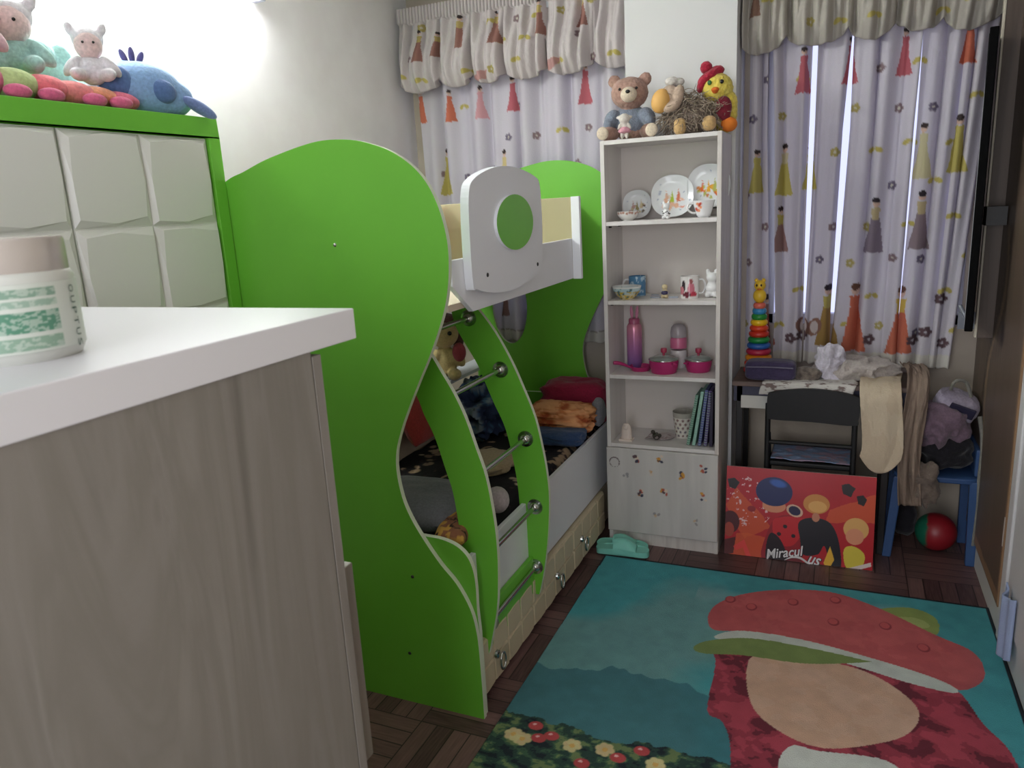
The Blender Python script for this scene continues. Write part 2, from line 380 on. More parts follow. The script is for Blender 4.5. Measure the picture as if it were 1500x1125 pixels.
for z0, z1 in ((0.15, 0.95), (1.1, 2.3)): MB().box(XR - 0.022, XR - 0.01, 2.10, 2.74, z0, z1).build('door_panel', TRW, d2, bevel=0.008)
struct('baseboard_left', MB().box(XL, XL + 0.015, YN, YF, 0, 0.08), TRW)

# ------------------------------------------------------------------ wall tube lamp
lamp = empty('tube_lamp', (XL, 2.2, 2.47), 'glowing white tube lamp on the left wall above the green cupboard', 'lamp')
MB().box(XL + 0.001, XL + 0.05, 1.48, 2.66, 2.52, 2.59).build('lamp_body', mat('lamp_body', S(225, 225, 235), 0.4), lamp, bevel=0.008)
MB().tube([(XL + 0.055, 1.52, 2.50), (XL + 0.055, 2.62, 2.50)], 0.014, 16).build('tube', mat('tube_glow', (0.97, 1.0, 0.98), 0.4, kind='emit', e=112), lamp, smooth=True)
for y in (1.50, 2.64): MB().box(XL + 0.02, XL + 0.075, y - 0.015, y + 0.015, 2.475, 2.545).build('end_cap', mat('lamp_cap', S(190, 192, 215), 0.4), lamp, bevel=0.004)

# ------------------------------------------------------------------ curtains
CB = S(222, 217, 224)
def motifs(A, sx, sz, seed, z0, z1, x0, x1, dresses=True):
    r = random.Random(seed)
    x = x0
    cols = int((x1 - x0) / sx)
    for i in range(cols + 1):
        for j in range(int((z1 - z0) / sz) + 1):
            cx = x0 + i * sx + (j % 2) * sx / 2 + r.uniform(-.02, .02); cz = z0 + j * sz + r.uniform(-.02, .02)
            t = r.random()
            if t < 0.45:   # small five-petal flower
                c = r.choice([S(128, 118, 138), S(150, 128, 132), S(190, 176, 110)])
                for q in range(5): A.ell(cx + .012 * math.cos(q * 1.257), cz + .012 * math.sin(q * 1.257), .008, .008, c, soft=.3)
                A.ell(cx, cz, .005, .005, S(220, 214, 200), soft=.3)
            elif t < 0.75:  # leaf pair
                c = S(204, 190, 110)
                A.ell(cx - .014, cz + .008, .016, .010, c, .7, soft=.2); A.ell(cx + .014, cz + .008, .016, .010, c, -.7, soft=.2)
def bell(A, cx, cz, h, c1, c2, c3=None):
    "small printed figure: a long bell-shaped gown with a plain round head"
    w_ = h * 0.17
    A.poly([(cx - w_ * .35, cz + h * .62), (cx + w_ * .35, cz + h * .62), (cx + w_ * .62, cz + h * .3), (cx + w_, cz), (cx - w_, cz), (cx - w_ * .62, cz + h * .3)], c1, jag=.008)
    A.poly([(cx - w_ * .4, cz + h * .78), (cx + w_ * .4, cz + h * .78), (cx + w_ * .3, cz + h * .58), (cx - w_ * .3, cz + h * .58)], c2)
    A.ell(cx, cz + h * .86, w_ * .3, w_ * .38, S(226, 196, 178)); A.ell(cx, cz + h * .91, w_ * .34, w_ * .3, c3 or S(70, 58, 58))
YEL, MAUVE, RED, BRN, ORG = S(204, 192, 112), S(168, 134, 130), S(200, 112, 122), S(120, 90, 84), S(212, 122, 96)
def drape(name, bounds, z0, z1, yb, amp, nf, seed, artf, parent, nu=160, nv=170):
    "bounds(v)->(x_left,x_right), v=0 top"
    def pos(U, V):
        xl, xr = bounds(V); x = xl + (xr - xl) * U; ph = seed * 1.3
        wv = 0.62 * np.sin(2 * PI * nf * U + ph + 0.7 * np.sin(V * 2 + seed)) + 0.38 * np.sin(2 * PI * nf * 1.63 * U + 2 * ph + V * 1.3)
        k_ = 0.75 + 0.5 * fbm(U * 5, V * 2, seed)
        y = yb + amp * wv * k_; x = x + 0.35 * amp * np.cos(2 * PI * nf * U + ph) * (0.3 + 0.7 * np.minimum(U, 1 - U) * 2)
        z = z1 + (z0 - z1) * V + 0.004 * np.sin(U * nf * 12)
        return (x, y, z)
    return sheet(name, nu, nv, pos, artf, CURT, parent, thick=0.0025)
def left_art(U, V, P):
    u = P[:, 0]; z = P[:, 2]; A = Art(u, z, CB); motifs(A, .16, .17, 4, .95, 2.2, -2.15, -.95)
    for px, py, h, c1 in ((-2.16, 2.09, .18, ORG), (-1.98, 2.08, .17, ORG), (-1.80, 2.08, .17, S(222, 170, 176)), (-1.62, 2.10, .18, RED), (-1.22, 2.10, .2, RED),
                          (-2.04, 1.70, .26, YEL), (-1.68, 1.72, .2, S(222, 206, 150)), (-1.10, 1.02, .30, S(196, 158, 92)), (-1.73, 1.02, .16, MAUVE), (-1.4, 1.5, .22, YEL)):
        bell(A, px, py, h, c1, c1)
    A.put((z < 0.94).astype(float) * 1.0, S(228, 224, 218)); A.put(((z > .94) & (z < .946)).astype(float), S(180, 170, 165))
    return A.c
lc = empty('window_curtain', (-1.55, 3.80, 0.88), 'white printed curtain of the left window hanging behind the bunk bed', 'curtain')
drape('curtain_panel', lambda V: (-2.17 + 0 * V, -0.975 + 0 * V), 0.885, 2.45, 3.822, 0.034, 8, 2, left_art, lc, 420, 200)
def right_art(U, V, P):
    u = P[:, 0]; z = P[:, 2]; A = Art(u, z, CB); motifs(A, .15, .16, 8, .98, 2.2, -.42, .55)
    for cx, cz, h, c1, c2, c3 in ((-.20, 2.04, .2, RED, RED, None), (-.01, 2.06, .2, RED, RED, None), (.20, 2.07, .2, RED, RED, None), (.43, 2.09, .2, ORG, ORG, None),
                              (-.39, 1.62, .2, YEL, YEL, None), (-.27, 1.6, .24, YEL, S(214, 204, 170), None), (-.16, 1.62, .2, YEL, YEL, None), (.42, 1.66, .24, YEL, YEL, None), (.29, 1.64, .24, S(214, 206, 168), S(214, 206, 168), None),
                              (.12, 1.33, .25, S(150, 136, 150), S(206, 190, 150), S(60, 52, 60)), (.30, 1.34, .26, S(158, 140, 146), S(206, 190, 150), S(60, 52, 60)), (-.28, 1.34, .22, MAUVE, YEL, S(70, 52, 52)),
                              (-.06, .90, .30, S(178, 144, 84), YEL, S(60, 50, 60)), (.055, .875, .33, ORG, ORG, S(120, 84, 70)), (.245, .87, .32, ORG, S(224, 196, 100), S(120, 84, 70)), (-.33, .90, .25, S(160, 90, 80), MAUVE, None)):
        bell(A, cx, cz, h, c1, c2, c3)
    A.ell(-.165, .985, .03, .045, S(150, 112, 100), .4); A.ell(-.115, .985, .03, .045, S(160, 120, 104), -.4); A.ell(-.165, .985, .018, .03, S(216, 204, 200)); A.ell(-.115, .985, .018, .03, S(216, 204, 200))
    for cx, cz in ((.12, .93), (.30, .93), (.42, .92), (-.22, .93), (-.17, .94), (.40, 1.12), (.35, .97)):
        for q in range(5): A.ell(cx + .016 * math.cos(q * 1.257), cz + .016 * math.sin(q * 1.257), .012, .010, S(110, 86, 92), soft=.3)
    A.put((z < 0.865).astype(float), S(226, 222, 214)); return A.c
rc = empty('window_curtain', (0.03, 3.78, 0.80), 'white printed curtain in narrow strips over the right window behind the desk', 'curtain')
def bx(pt, pb):  # edge line from top (z 2.3) to bottom (z .81): x positions at the curtain plane
    return lambda V: at(pt[0], pt[1], 1, 3.8)[0] * (1 - V) + at(pb[0], pb[1], 1, 3.8)[0] * V
def seam(V, xt, xb, top, mid, bot): # opening between two strips: width at top/middle/bottom
    x = xt + (xb - xt) * V; g = np.interp(V, [0, .35, .62, .85, 1], [top, mid, mid * .8, bot, 0]) / 2; return x - g, x + g
SEAMS = [(-.345, -.30, .010, .030, .028), (-.155, -.165, .016, .018, .002), (.0, -.045, .0, .034, .020), (.265, .235, .0, .018, .010), (.43, .375, .0, .004, .0)]
for i in range(6):
    L_ = (lambda V: -.425 + .0 * V) if i == 0 else (lambda V, q=SEAMS[i - 1]: seam(V, *q)[1])
    R_ = (lambda V: .545 - .09 * V) if i == 5 else (lambda V, q=SEAMS[i]: seam(V, *q)[0])
    drape('curtain_panel', lambda V, a=L_, b=R_: (a(V), b(V)), 0.805 + (0.0 if i not in (2, 4) else .004), 2.45, 3.80, 0.032, [1.0, 1.6, 1.2, 2.6, 1.4, 1.6][i], i + 3, right_art, rc, 80, 240)
def valance(name, x0, x1, zb, label, seed, hang, artf):
    t = empty(name, ((x0 + x1) / 2, 3.72, zb), label, 'valance')
    nb = max(3, int((x1 - x0) / .20))
    def pos(U, V):
        x = x0 + (x1 - x0) * U; ph = U * nb
        sc = np.abs(np.sin(PI * ph + 0.4 * np.sin(seed + U * 9))) ** 0.6       # scallop: 0 at the tie points
        zt = 2.66; drop = (zt - zb) * (0.86 + 0.14 * sc) * (1 + hang * (vn(U * 6, U * 0 + seed, seed) - .5))
        vv = np.minimum(V / 0.86, 1.0); z = zt - drop * vv
        fold = 0.026 * np.sin(2 * PI * nb * 2.6 * U + seed + 1.8 * np.sin(V * 3 + U * 5)) + 0.018 * np.sin(2 * PI * nb * 4.7 * U + V * 2)
        bul = 0.075 * sc * np.sin(PI * np.clip(vv, 0, 1) ** 2.2 * 0.93) + 0.02 * vv
        y = 3.765 - bul - fold * (0.5 + 0.7 * (1 - sc)) - 0.012 * (fbm(U * nb * 5, V * 6, seed + 3) - .5) * 2
        u2 = np.clip((V - 0.86) / 0.14, 0, 1); y = y + 0.07 * u2 * sc; z = z + (0.030 * np.sin(u2 * PI / 2) - 0.012 * np.sin(u2 * PI)) * sc   # cloth tucked back under
        hd = V < 0.16; y = np.where(hd, 3.745 + 0.008 * np.sin(U * nb * 70), y)   # gathered header
        return (x, y, z)
    sheet('cloth', int((x1 - x0) * 420), 130, pos, artf, CURT, t, thick=0.003)
    MB().box(x0, x1, 3.775, 3.80, 2.56, 2.64).build('rail', WF, t)
def val_artL(U, V, P):
    A = Art(P[:, 0], P[:, 2], S(224, 216, 216)); motifs(A, .13, .12, 12, 2.3, 2.6, -2.2, -.96)
    for x, z in ((-2.10, 2.38), (-1.86, 2.42), (-1.66, 2.42), (-1.42, 2.43), (-1.2, 2.44), (-2.0, 2.4)): bell(A, x, z, .17 if x != -2.0 else .13, S(168, 122, 112), S(206, 186, 120))
    A.poly([(-1.80, 2.285), (-1.70, 2.30), (-1.72, 2.26), (-1.80, 2.25)], S(206, 160, 156)); A.poly([(-1.40, 2.31), (-1.30, 2.31), (-1.34, 2.27), (-1.4, 2.26)], S(206, 160, 156))
    return A.c
valance('curtain_valance', -2.235, -0.965, 2.235, 'balloon valance with ruched edge over the left window curtain', 3, .06, val_artL)
def val_artR(U, V, P):
    A = Art(P[:, 0], P[:, 2], S(206, 200, 190)); motifs(A, .12, .11, 17, 2.3, 2.6, -.4, .5)
    for x, z in ((-.40, 2.36), (-.2, 2.44), (.0, 2.44)): bell(A, x, z, .15, S(150, 116, 100), S(150, 130, 110))
    return A.c
valance('curtain_valance', -0.455, 0.555, 2.225, 'balloon valance in grey white cloth over the right window curtain', 7, .1, val_artR)

# ------------------------------------------------------------------ flat wall television, seen edge-on
tv = empty('television', (0.50, 3.45, 0.98), 'black flat television seen edge-on mounted on the right wall', 'television')
dirv = Vector((0.1405, 1, 0)).normalized(); ang = math.atan2(dirv.y, dirv.x)
Rz = Matrix.Rotation(ang, 3, 'Z')
zc0, zc1 = 1.07, 2.13
p0 = Vector((0.453, 3.22, 0))
tb = MB().box(0, 0.50, -0.0, 0.028, zc0, zc1); tb.v = [tuple(Rz @ Vector(v) + p0) for v in tb.v]
tb.build('screen_housing', mat('tv_black', S(8, 8, 9), .8, spec=.08), tv, bevel=0.004)
tb = MB().box(0.01, 0.49, 0.0275, 0.0295, zc0 + 0.02, zc1 - 0.02); tb.v = [tuple(Rz @ Vector(v) + p0) for v in tb.v]
tb.build('screen', mat('screen_black', S(10, 10, 12), 0.1), tv)
MB().box(0.49, 0.558, 3.40, 3.48, 1.45, 1.52).build('wall_bracket', DARK, tv)
MB().box(0.44, 0.50, 3.52, 3.53, 1.03, 1.10).tube([(0.44, 3.5, 1.13), (0.48, 3.45, 1.05)], 0.008).build('cable_clip', mat('bracket_grey', S(120, 124, 134), 0.4), tv)

# ------------------------------------------------------------------ green cupboard with cream square panelled doors
cb = empty('green_cupboard', (-2.02, 1.1, 0), 'green framed cupboard with cream square-panelled doors against the left wall', 'cupboard')
CX = -1.785
MB().box(XL + 0.005, CX - 0.022, 0.30, 1.874, 0, 1.93).build('body', GREEN, cb)
fr = MB().box(CX - 0.022, CX, 0.30, 1.874, 1.872, 1.93).box(CX - 0.022, CX, 1.832, 1.874, 0, 1.872).box(CX - 0.022, CX, 0.30, 0.34, 0, 1.872).box(CX - 0.022, CX, 0.34, 1.832, 0, 0.06)
fr.build('frame', GREEN, cb, bevel=0.002)
def panelled(name, y0, y1, z0, z1, ny, nz, x, parent, m, depth=0.012, nxs=1, flip=1, marg=0.022):
    mb = MB().box(x - 0.018, x - 0.0005, y0, y1, z0, z1); dy = (y1 - y0) / ny; dz = (z1 - z0) / nz
    r = random.Random(ny * 7 + int(z0 * 100) + int(y0 * 50))
    for i in range(ny):
        for j in range(nz):
            a, b, c, d = y0 + i * dy + .002, y0 + (i + 1) * dy - .002, z0 + j * dz + .002, z0 + (j + 1) * dz - .002
            q = [marg * r.uniform(.6, 1.6) * (dy / .245) for _ in range(8)]
            vs = [(x, a, c), (x, b, c), (x, b, d), (x, a, d)]
            top = [(x + depth, a + q[0], c + q[1]), (x + depth, (a + b) / 2, c + q[1] * .45), (x + depth, b - q[2], c + q[3]), (x + depth, b - q[2] * .5, (c + d) / 2), (x + depth, b - q[4], d - q[5]), (x + depth, (a + b) / 2, d - q[5] * .45), (x + depth, a + q[6], d - q[7]), (x + depth, a + q[6] * .5, (c + d) / 2)]
            mid = [(x, (a + b) / 2, c), (x, b, (c + d) / 2), (x, (a + b) / 2, d), (x, a, (c + d) / 2)]
            base = [vs[0], mid[0], vs[1], mid[1], vs[2], mid[2], vs[3], mid[3]]
            mb.add(base + top, [(k, (k + 1) % 8, (k + 1) % 8 + 8, k + 8) for k in range(8)] + [tuple(range(8, 16))])
    return mb.build(name, m, parent)
for y0, y1 in ((0.852, 1.338), (1.343, 1.829), (0.345, 0.847)):
    dd = panelled('door', y0, y1, 0.13, 1.868, 2, 7, CX - 0.012, cb, CREAM, marg=0.016, depth=0.012)

# ------------------------------------------------------------------ bunk bed
bed = empty('bunk_bed', (-1.45, 2.8, 0), 'green and white wooden bunk bed with wavy end panels and curved ladder', 'bed')
PN = [(-1.712, 1.766), (-1.636, 1.791), (-1.571, 1.807), (-1.487, 1.824), (-1.42, 1.833), (-1.355, 1.833), (-1.288, 1.825), (-1.227, 1.808), (-1.17, 1.784), (-1.114, 1.746), (-1.072, 1.7), (-1.043, 1.644), (-1.025, 1.584), (-1.016, 1.52), (-1.018, 1.459), (-1.025, 1.407), (-1.039, 1.351), (-1.062, 1.291), (-1.101, 1.208), (-1.143, 1.131), (-1.187, 1.047), (-1.223, 0.971), (-1.248, 0.9), (-1.255, 0.832), (-1.244, 0.747), (-1.221, 0.683), (-1.181, 0.613), (-1.125, 0.533), (-1.072, 0.473), (-1.029, 0.391), (-1.012, 0.307), (-1.008, 0.21), (-1.007, 0.104), (-1.007, 0.0)]
outl = catmull([(-1.885, 1.68), (-1.783, 1.744)] + PN, 4) + [(-1.885, 0.0)]
hole = circ(-1.667, 1.09, .103, .21, 36)
for y0 in (1.879, 3.742): MB().prism(outl, 1, y0, y0 + .018, holes=[hole], side=1).build('end_panel', [GREEN, EDGE], bed)
ln = catmull([(-1.30, .615), (-1.184, .612), (-1.125, .609), (-1.073, .593), (-1.037, .561), (-1.020, .515), (-1.015, .46), (-1.016, .383), (-1.012, .30)], 4)
for y0 in (1.899, 3.722): MB().prism(ln + [(-1.012, 0.0), (-1.88, 0.0), (-1.88, .615)], 1, y0, y0 + .018, side=1).build('footboard', [GREEN, EDGE], bed)
for x, z in ((490, 359), (604, 845), (600, 957)):
    p = at(x, z, 1, 1.878); MB().lathe([(0, .004), (.004, .003), (.006, 0)], (p[0], 1.879, p[2]), n=12, R=Matrix.Rotation(PI / 2, 3, 'X')).build('screw', CHROME if z < 400 else DARK, bed, smooth=True)
XS = -1.06
MB().box(XS - .018, XS, 1.917, 3.722, .225, .525, 0).build('side_board', WHITE, bed, bevel=.002)
MB().box(-1.885, -1.867, 1.917, 3.722, .06, .56).build('back_board', BEIGE, bed, bevel=.002)
MB().box(-1.866, XS - .018, 1.917, 3.722, .30, .325).build('lower_base', BEIGE, bed)
# front guard board of the upper bunk, its near lower corner cut away
MB().prism([(1.897, 1.405), (2.02, 1.316), (2.95, 1.316), (2.95, 1.478), (1.897, 1.478)], 0, -1.038, -1.02).build('guard_board', WHITE, bed, bevel=.002)
MB().box(-1.885, -.985, 2.951, 2.969, 1.316, 1.642).build('end_board', mat('end_board_cream', S(170, 162, 128), .5), bed, bevel=.002)
MB().box(-1.02, -.984, 2.949, 2.971, 1.314, 1.644).build('guard_post', WHITE, bed, bevel=.002)
MB().box(-1.885, -1.867, 1.897, 2.950, 1.30, 1.60).build('back_rail', BEIGE, bed, bevel=.002)
MB().box(-1.885, -1.27, 2.970, 3.741, 1.40, 1.625).build('shade_box', BEIGE, bed, bevel=.002)  # unseen box added behind the end board to cast shade on the far panel
MB().box(-1.885, -1.76, 2.55, 3.721, .775, .793).build('ledge', WHITE, bed, bevel=.002)
MB().box(-1.866, -1.039, 1.897, 2.950, 1.33, 1.35).build('upper_base', BEIGE, bed)
ov = catmull([(1.975, 1.40), (1.972, 1.55), (1.985, 1.665), (2.03, 1.705), (2.15, 1.735), (2.268, 1.744), (2.38, 1.737), (2.50, 1.715), (2.542, 1.69), (2.552, 1.60), (2.548, 1.50), (2.52, 1.40), (2.40, 1.365), (2.25, 1.352), (2.10, 1.363), (2.0, 1.385)], 6, closed=True)
pl = MB().prism(ov, 0, -1.019, -.992).build('round_plate', WHITE, bed, bevel=.006)
MB().prism(circ(2.292, 1.568, .150, .088), 0, -.992, -.982, side=1).build('green_disc', [GREEN, WHITE], pl)
for y, z in ((2.075, 1.42), (2.49, 1.415)): MB().lathe([(0, .003), (.006, .002), (.007, 0)], (-.992, y, z), n=12, R=Matrix.Rotation(PI / 2, 3, 'Y')).build('screw', DARK, pl)
# ladder
LO = [(-1.26, 1.31), (-1.17, 1.181), (-1.14, 1.131), (-1.1, 1.062), (-1.065, 0.984), (-1.034, 0.886), (-1.006, 0.793), (-0.987, 0.654), (-0.982, 0.554), (-0.984, 0.464), (-0.994, 0.347), (-1.016, 0.242), (-1.042, 0.139)]
LI = [(-1.31, 1.19), (-1.235, 1.05), (-1.211, 0.984), (-1.179, 0.913), (-1.148, 0.804), (-1.128, 0.731), (-1.116, 0.626), (-1.109, 0.549), (-1.10, 0.462), (-1.09, 0.32), (-1.085, 0.137)]
yR = 2.43
ROp = [(669.2, 420), (702.3, 456.3), (725.7, 488.3), (749.2, 530.9), (766.3, 569.3), (783.3, 612), (794, 656.8), (800.5, 692), (804.1, 728), (803.3, 773), (799.9, 813), (795.3, 845), (790, 870.7)]
RIp = [(660.7, 454), (668.1, 479.7), (685.2, 509.6), (700.1, 535.2), (710.8, 560.8), (723.6, 590.7), (740.7, 629), (754, 685), (760.7, 733), (764, 808), (766, 866.7)]
RO = [tuple(at(*q, 1, yR)[[0, 2]]) for q in ROp]; RI = [tuple(at(*q, 1, yR)[[0, 2]]) for q in RIp]
ladder = MB().prism(catmull(LO, 4) + catmull(LI, 4)[::-1], 1, 2.0, 2.018, side=1).build('ladder_side', [GREEN, EDGE], bed)
MB().prism(catmull(RO, 4) + catmull(RI, 4)[::-1], 1, yR, yR + .018, side=1).build('ladder_side', [GREEN, EDGE], bed)
for x, z in ((683, 467), (730, 543), (767, 645), (781, 745), (782, 833)):
    p = at(x, z, 1, yR - .02)
    rg = MB().tube([(p[0], 2.018, p[2]), (p[0], yR, p[2])], .0095, 14).build('ladder_rung', CHROME, bed, smooth=True)
    for ys, sg in ((yR, -1), (2.018, 1)):
        MB().lathe([(.031, 0), (.030, .004), (.020, .006), (.019, .012), (.0145, .018), (.0095, .022)], (p[0], ys, p[2]), n=24, R=Matrix.Rotation(PI / 2 * (1 if sg < 0 else -1), 3, 'X')).build('flange', CHROME, rg, smooth=True)
MB().box(-1.058, -1.04, 2.02, 2.43, .165, .31).build('kick_board', GREEN, bed, bevel=.002)
for i, (y0, y1) in enumerate(((1.925, 2.40), (2.405, 2.88), (2.885, 3.36))):
    dw = panelled('drawer', y0, y1, .022, .218, 4, 2, -1.045, bed, CREAM2, depth=.008, marg=.012)
    hy, hz = ((2.056, .11), (2.66, .10), (2.986, .12))[i]
    MB().lathe([(.016, 0), (.014, .008), (.006, .012), (.005, .022)], (-1.036, hy, hz + .014), n=16, R=Matrix.Rotation(PI / 2, 3, 'Y')).ring((-1.012, hy, hz - .006), .024, .0042, axis=0, sx=.8, sy=1.25).build('handle', CHROME, dw, smooth=True)
MB().box(-1.86, -1.065, 1.93, 3.70, .02, .215).build('drawer_box', BEIGE, bed)

# bedding
def floral(P, seed=3):
    A = Art(P[:, 0], P[:, 1], S(16, 14, 22)); r = random.Random(seed)
    for k in range(46):
        x, y = r.uniform(-1.86, -1.05), r.uniform(1.93, 3.7); c = r.choice([S(176, 150, 122), S(196, 176, 150), S(150, 128, 110)])
        n = r.randint(3, 7)
        for q in range(n): A.ell(x + r.gauss(0, .035), y + r.gauss(0, .05), r.uniform(.01, .028), r.uniform(.008, .02), c, r.uniform(0, 3), soft=.15, a=.85)
        for q in range(n): A.ell(x + r.gauss(0, .035), y + r.gauss(0, .05), .006, .01, S(60, 44, 46), r.uniform(0, 3), soft=.2)
    return A.c
def mat_pos(U, V):
    x = -1.862 + U * .775; y = 1.925 + V * 1.79; e = np.minimum(np.minimum(U, 1 - U) * .775, np.minimum(V, 1 - V) * 1.79)
    z = .43 + .09 * np.clip(e / .05, 0, 1) ** .5 + .012 * (fbm(U * 8, V * 16, 4) - .5) + .006 * np.sin(V * 40 + U * 6); return (x, y, z)
mt = empty('mattress', (-1.46, 2.8, .325), 'lower mattress under a black floral cover', 'mattress')
MB().box(-1.862, -1.087, 1.925, 3.715, .326, .45).build('core', mat('mattress_black', S(22, 20, 28), .9), mt, bevel=.02)
sheet('cover', 150, 340, mat_pos, lambda U, V, P: floral(P), ATTR, mt)
def pillow(name, c, sx, sy, h, rz, m, label, tilt=(0, 0), seed=1, artf=None):
    n = 40; mb = MB(); vs = []
    R = Euler((tilt[0], tilt[1], rz)).to_matrix()
    for side in (1, -1):
        for j in range(n + 1):
            for i in range(n + 1):
                u, v = i / n * 2 - 1, j / n * 2 - 1; e = max(0, (1 - u ** 4) * (1 - v ** 4)) ** .5
                nz = mnoise.noise(Vector((u * 3 + seed, v * 3, seed))) * .14
                vs.append(Vector(c) + R @ Vector((u * sx / 2 * (1 - .07 * v * v), v * sy / 2 * (1 - .07 * u * u), side * h / 2 * e * (1 + nz))))
    k = n + 1; fs = []
    for s_ in (0, 1):
        o = s_ * k * k
        fs += [(o + j * k + i, o + j * k + i + 1, o + (j + 1) * k + i + 1, o + (j + 1) * k + i) for j in range(n) for i in range(n)]
    mb.add(vs, fs); o = mb.build(name, m, smooth=True); tag(o, label, 'pillow')
    if artf: paintobj(o, artf)
    return o
pillow('pillow', (-1.42, 2.15, .60), .50, .36, .12, .1, fab('grey_cotton', (120, 122, 130)), 'grey pillow on the black floral bedding behind the near green panel', seed=3)
def yb_art(P):
    A = Art(P[:, 0], P[:, 1], S(196, 150, 70)); m = fbm(P[:, 0] * 14, P[:, 1] * 14, 2) > .55; A.put(m.astype(float), S(140, 92, 66)); m = np.abs(fbm(P[:, 0] * 18, P[:, 1] * 18, 12) - .5) < .03; A.put(m.astype(float), S(50, 36, 30)); return A.c
pillow('pillow', (-1.145, 2.035, .585), .11, .20, .07, .2, ATTR, 'small brown and yellow patterned cushion beside the near green panel', seed=5, artf=yb_art)
pillow('pillow', (-1.74, 2.86, .73), .26, .38, .10, .1, fab('red_cotton', (178, 62, 60)), 'red pillow propped against the board at the back of the lower bunk', tilt=(0, 1.25), seed=7)
MB().box(-1.862, -1.80, 2.2, 3.715, .53, .66).build('x', BEIGE)
bpy.data.objects['x'].name = 'storage_board'; o = bpy.data.objects['storage_board']; tag(o, 'long pale board lying along the back of the lower bunk', 'board')
def lump(name, c, r, m, label, cat, seed, **k): return tag(cloth_lump(name, c, r, m, seed=seed, **k), label, cat)
zM = .522
lump('folded_blanket', (-1.24, 3.56, zM + .10), (.19, .12, .12), fab('crimson_fleece', (150, 22, 62)), 'crimson blanket rolled against the far green panel of the bed', 'blanket', 3, amp=.14, fr=8, flat=.8, st=(.4, 1, 2), p=4)
def or_art(P):
    A = Art(P[:, 0], P[:, 2], S(196, 122, 72)); f = fbm(P[:, 0] * 22, P[:, 1] * 10 + P[:, 2] * 30, 8); A.put((f > .52).astype(float), S(222, 160, 112)); A.put((f < .40).astype(float), S(164, 78, 40)); return A.c
o = lump('folded_blanket', (-1.23, 3.30, zM + .082), (.175, .14, .085), ATTR, 'orange and peach patterned blanket folded on the black floral bedding', 'blanket', 11, amp=.2, fr=9, flat=.95, st=(.25, 1.2, 4), p=3.4); paintobj(o, or_art)
lump('folded_blanket', (-1.22, 3.17, zM + .035), (.16, .10, .036), fab('blue_fleece', (44, 72, 116)), 'dark blue blanket fold under the orange patterned blanket', 'blanket', 13, amp=.16, fr=9, flat=.95, st=(.5, 1, 3), p=4)
lump('bundle', (-1.09, 3.46, zM + .075), (.035, .07, .075), fab('white_bundle', (150, 150, 158)), 'small white cloth bundle beside the orange blanket', 'cloth', 14, amp=.15, fr=10, flat=.95)
def bl_art(P):
    A = Art(P[:, 1], P[:, 2], S(34, 50, 84)); f = fbm(P[:, 1] * 16, P[:, 2] * 22 + P[:, 0] * 14, 5); A.put((f > .56).astype(float), S(60, 96, 132)); A.put((f > .66).astype(float), S(120, 136, 150)); return A.c
o = lump('clothes_pile', (-1.63, 3.24, zM + .13), (.17, .30, .16), ATTR, 'dark blue pile of clothes on the lower bunk behind the ladder', 'clothes', 21, amp=.34, fr=9, flat=.75, n=96, st=(1, .7, 1.4)); paintobj(o, bl_art)
lump('folded_cloth', (-1.36, 2.76, zM + .03), (.12, .16, .032), fab('beige_cloth', (190, 170, 136)), 'beige cloth folded on the black bedding behind the ladder', 'cloth', 25, amp=.15, fr=9, flat=.9)
tag(MB().ell((-1.13, 2.33, zM + .05), (.045, .045, .05)).build('soft_ball', fab('pale_ball', (196, 184, 190)), smooth=True), 'small pale round soft ball on the lower bunk beside a ladder rung', 'ball')

# ------------------------------------------------------------------ plush building
def plush(name, base, rz, parts, label, cat='plush toy', group=None, sc=1.0):
    "parts: (part name, material, [(centre, radii, rot)], voxel, disp) in local metres, facing -Y"
    t = empty(name, base, label, cat, group); R = Matrix.Rotation(rz, 3, 'Z')
    for pn, m, es, vox, dp in parts:
        mb = MB()
        for e in es:
            c = Vector(e[0]) * sc; r = e[1] if isinstance(e[1], (tuple, list)) else (e[1],) * 3
            mb.ell(c, tuple(q * sc for q in r), e[2] if len(e) > 2 else None, n=18, m=12)
        mb.v = [tuple(R @ Vector(v) + Vector(base)) for v in mb.v]
        mb.build(pn, m, t, smooth=True, remesh=vox * sc if vox else 0, disp=dp, dscale=.012)
    return t
BEARF = mat('bear_fur', S(176, 142, 128), .95, kind='fabric', c2=S(146, 112, 100), scale=90, bump=1.0)
MUZ = fab('muzzle_cream', (222, 206, 184)); BLKE = mat('black_bead', S(16, 14, 14), .15)
SWE = fab('grey_knit', (132, 142, 158), scale=200, bump=1.0)
# in the bunk
plush('plush_toy', (-1.80, 3.22, .793 + .142), .5, [
    ('body', fab('doll_cream', (206, 186, 130)), [((0, 0, -.05), (.06, .05, .08)), ((0, -.01, .09), (.075, .07, .07)), ((-.06, -.03, -.03), (.03, .03, .055), (0, .6, 0)), ((.06, -.03, -.03), (.03, .03, .055), (0, -.6, 0)), ((-.04, -.05, -.11), (.035, .05, .03)), ((.04, -.05, -.11), (.035, .05, .03))], .006, .0),
    ('hair', fab('doll_hair', (96, 62, 56)), [((0, .02, .13), (.085, .07, .06)), ((-.07, .02, .06), (.03, .04, .06)), ((.07, .02, .06), (.03, .04, .06))], .006, .006),
    ('eye', BLKE, [((-.03, -.075, .10), .011)], 0, 0), ('eye', BLKE, [((.03, -.075, .10), .011)], 0, 0),
    ('bow', fab('doll_pink', (170, 72, 84)), [((.07, -.05, .0), (.035, .03, .05))], .006, 0)],
    'cream doll plush with brown hair sitting on the ledge behind the lower bunk')
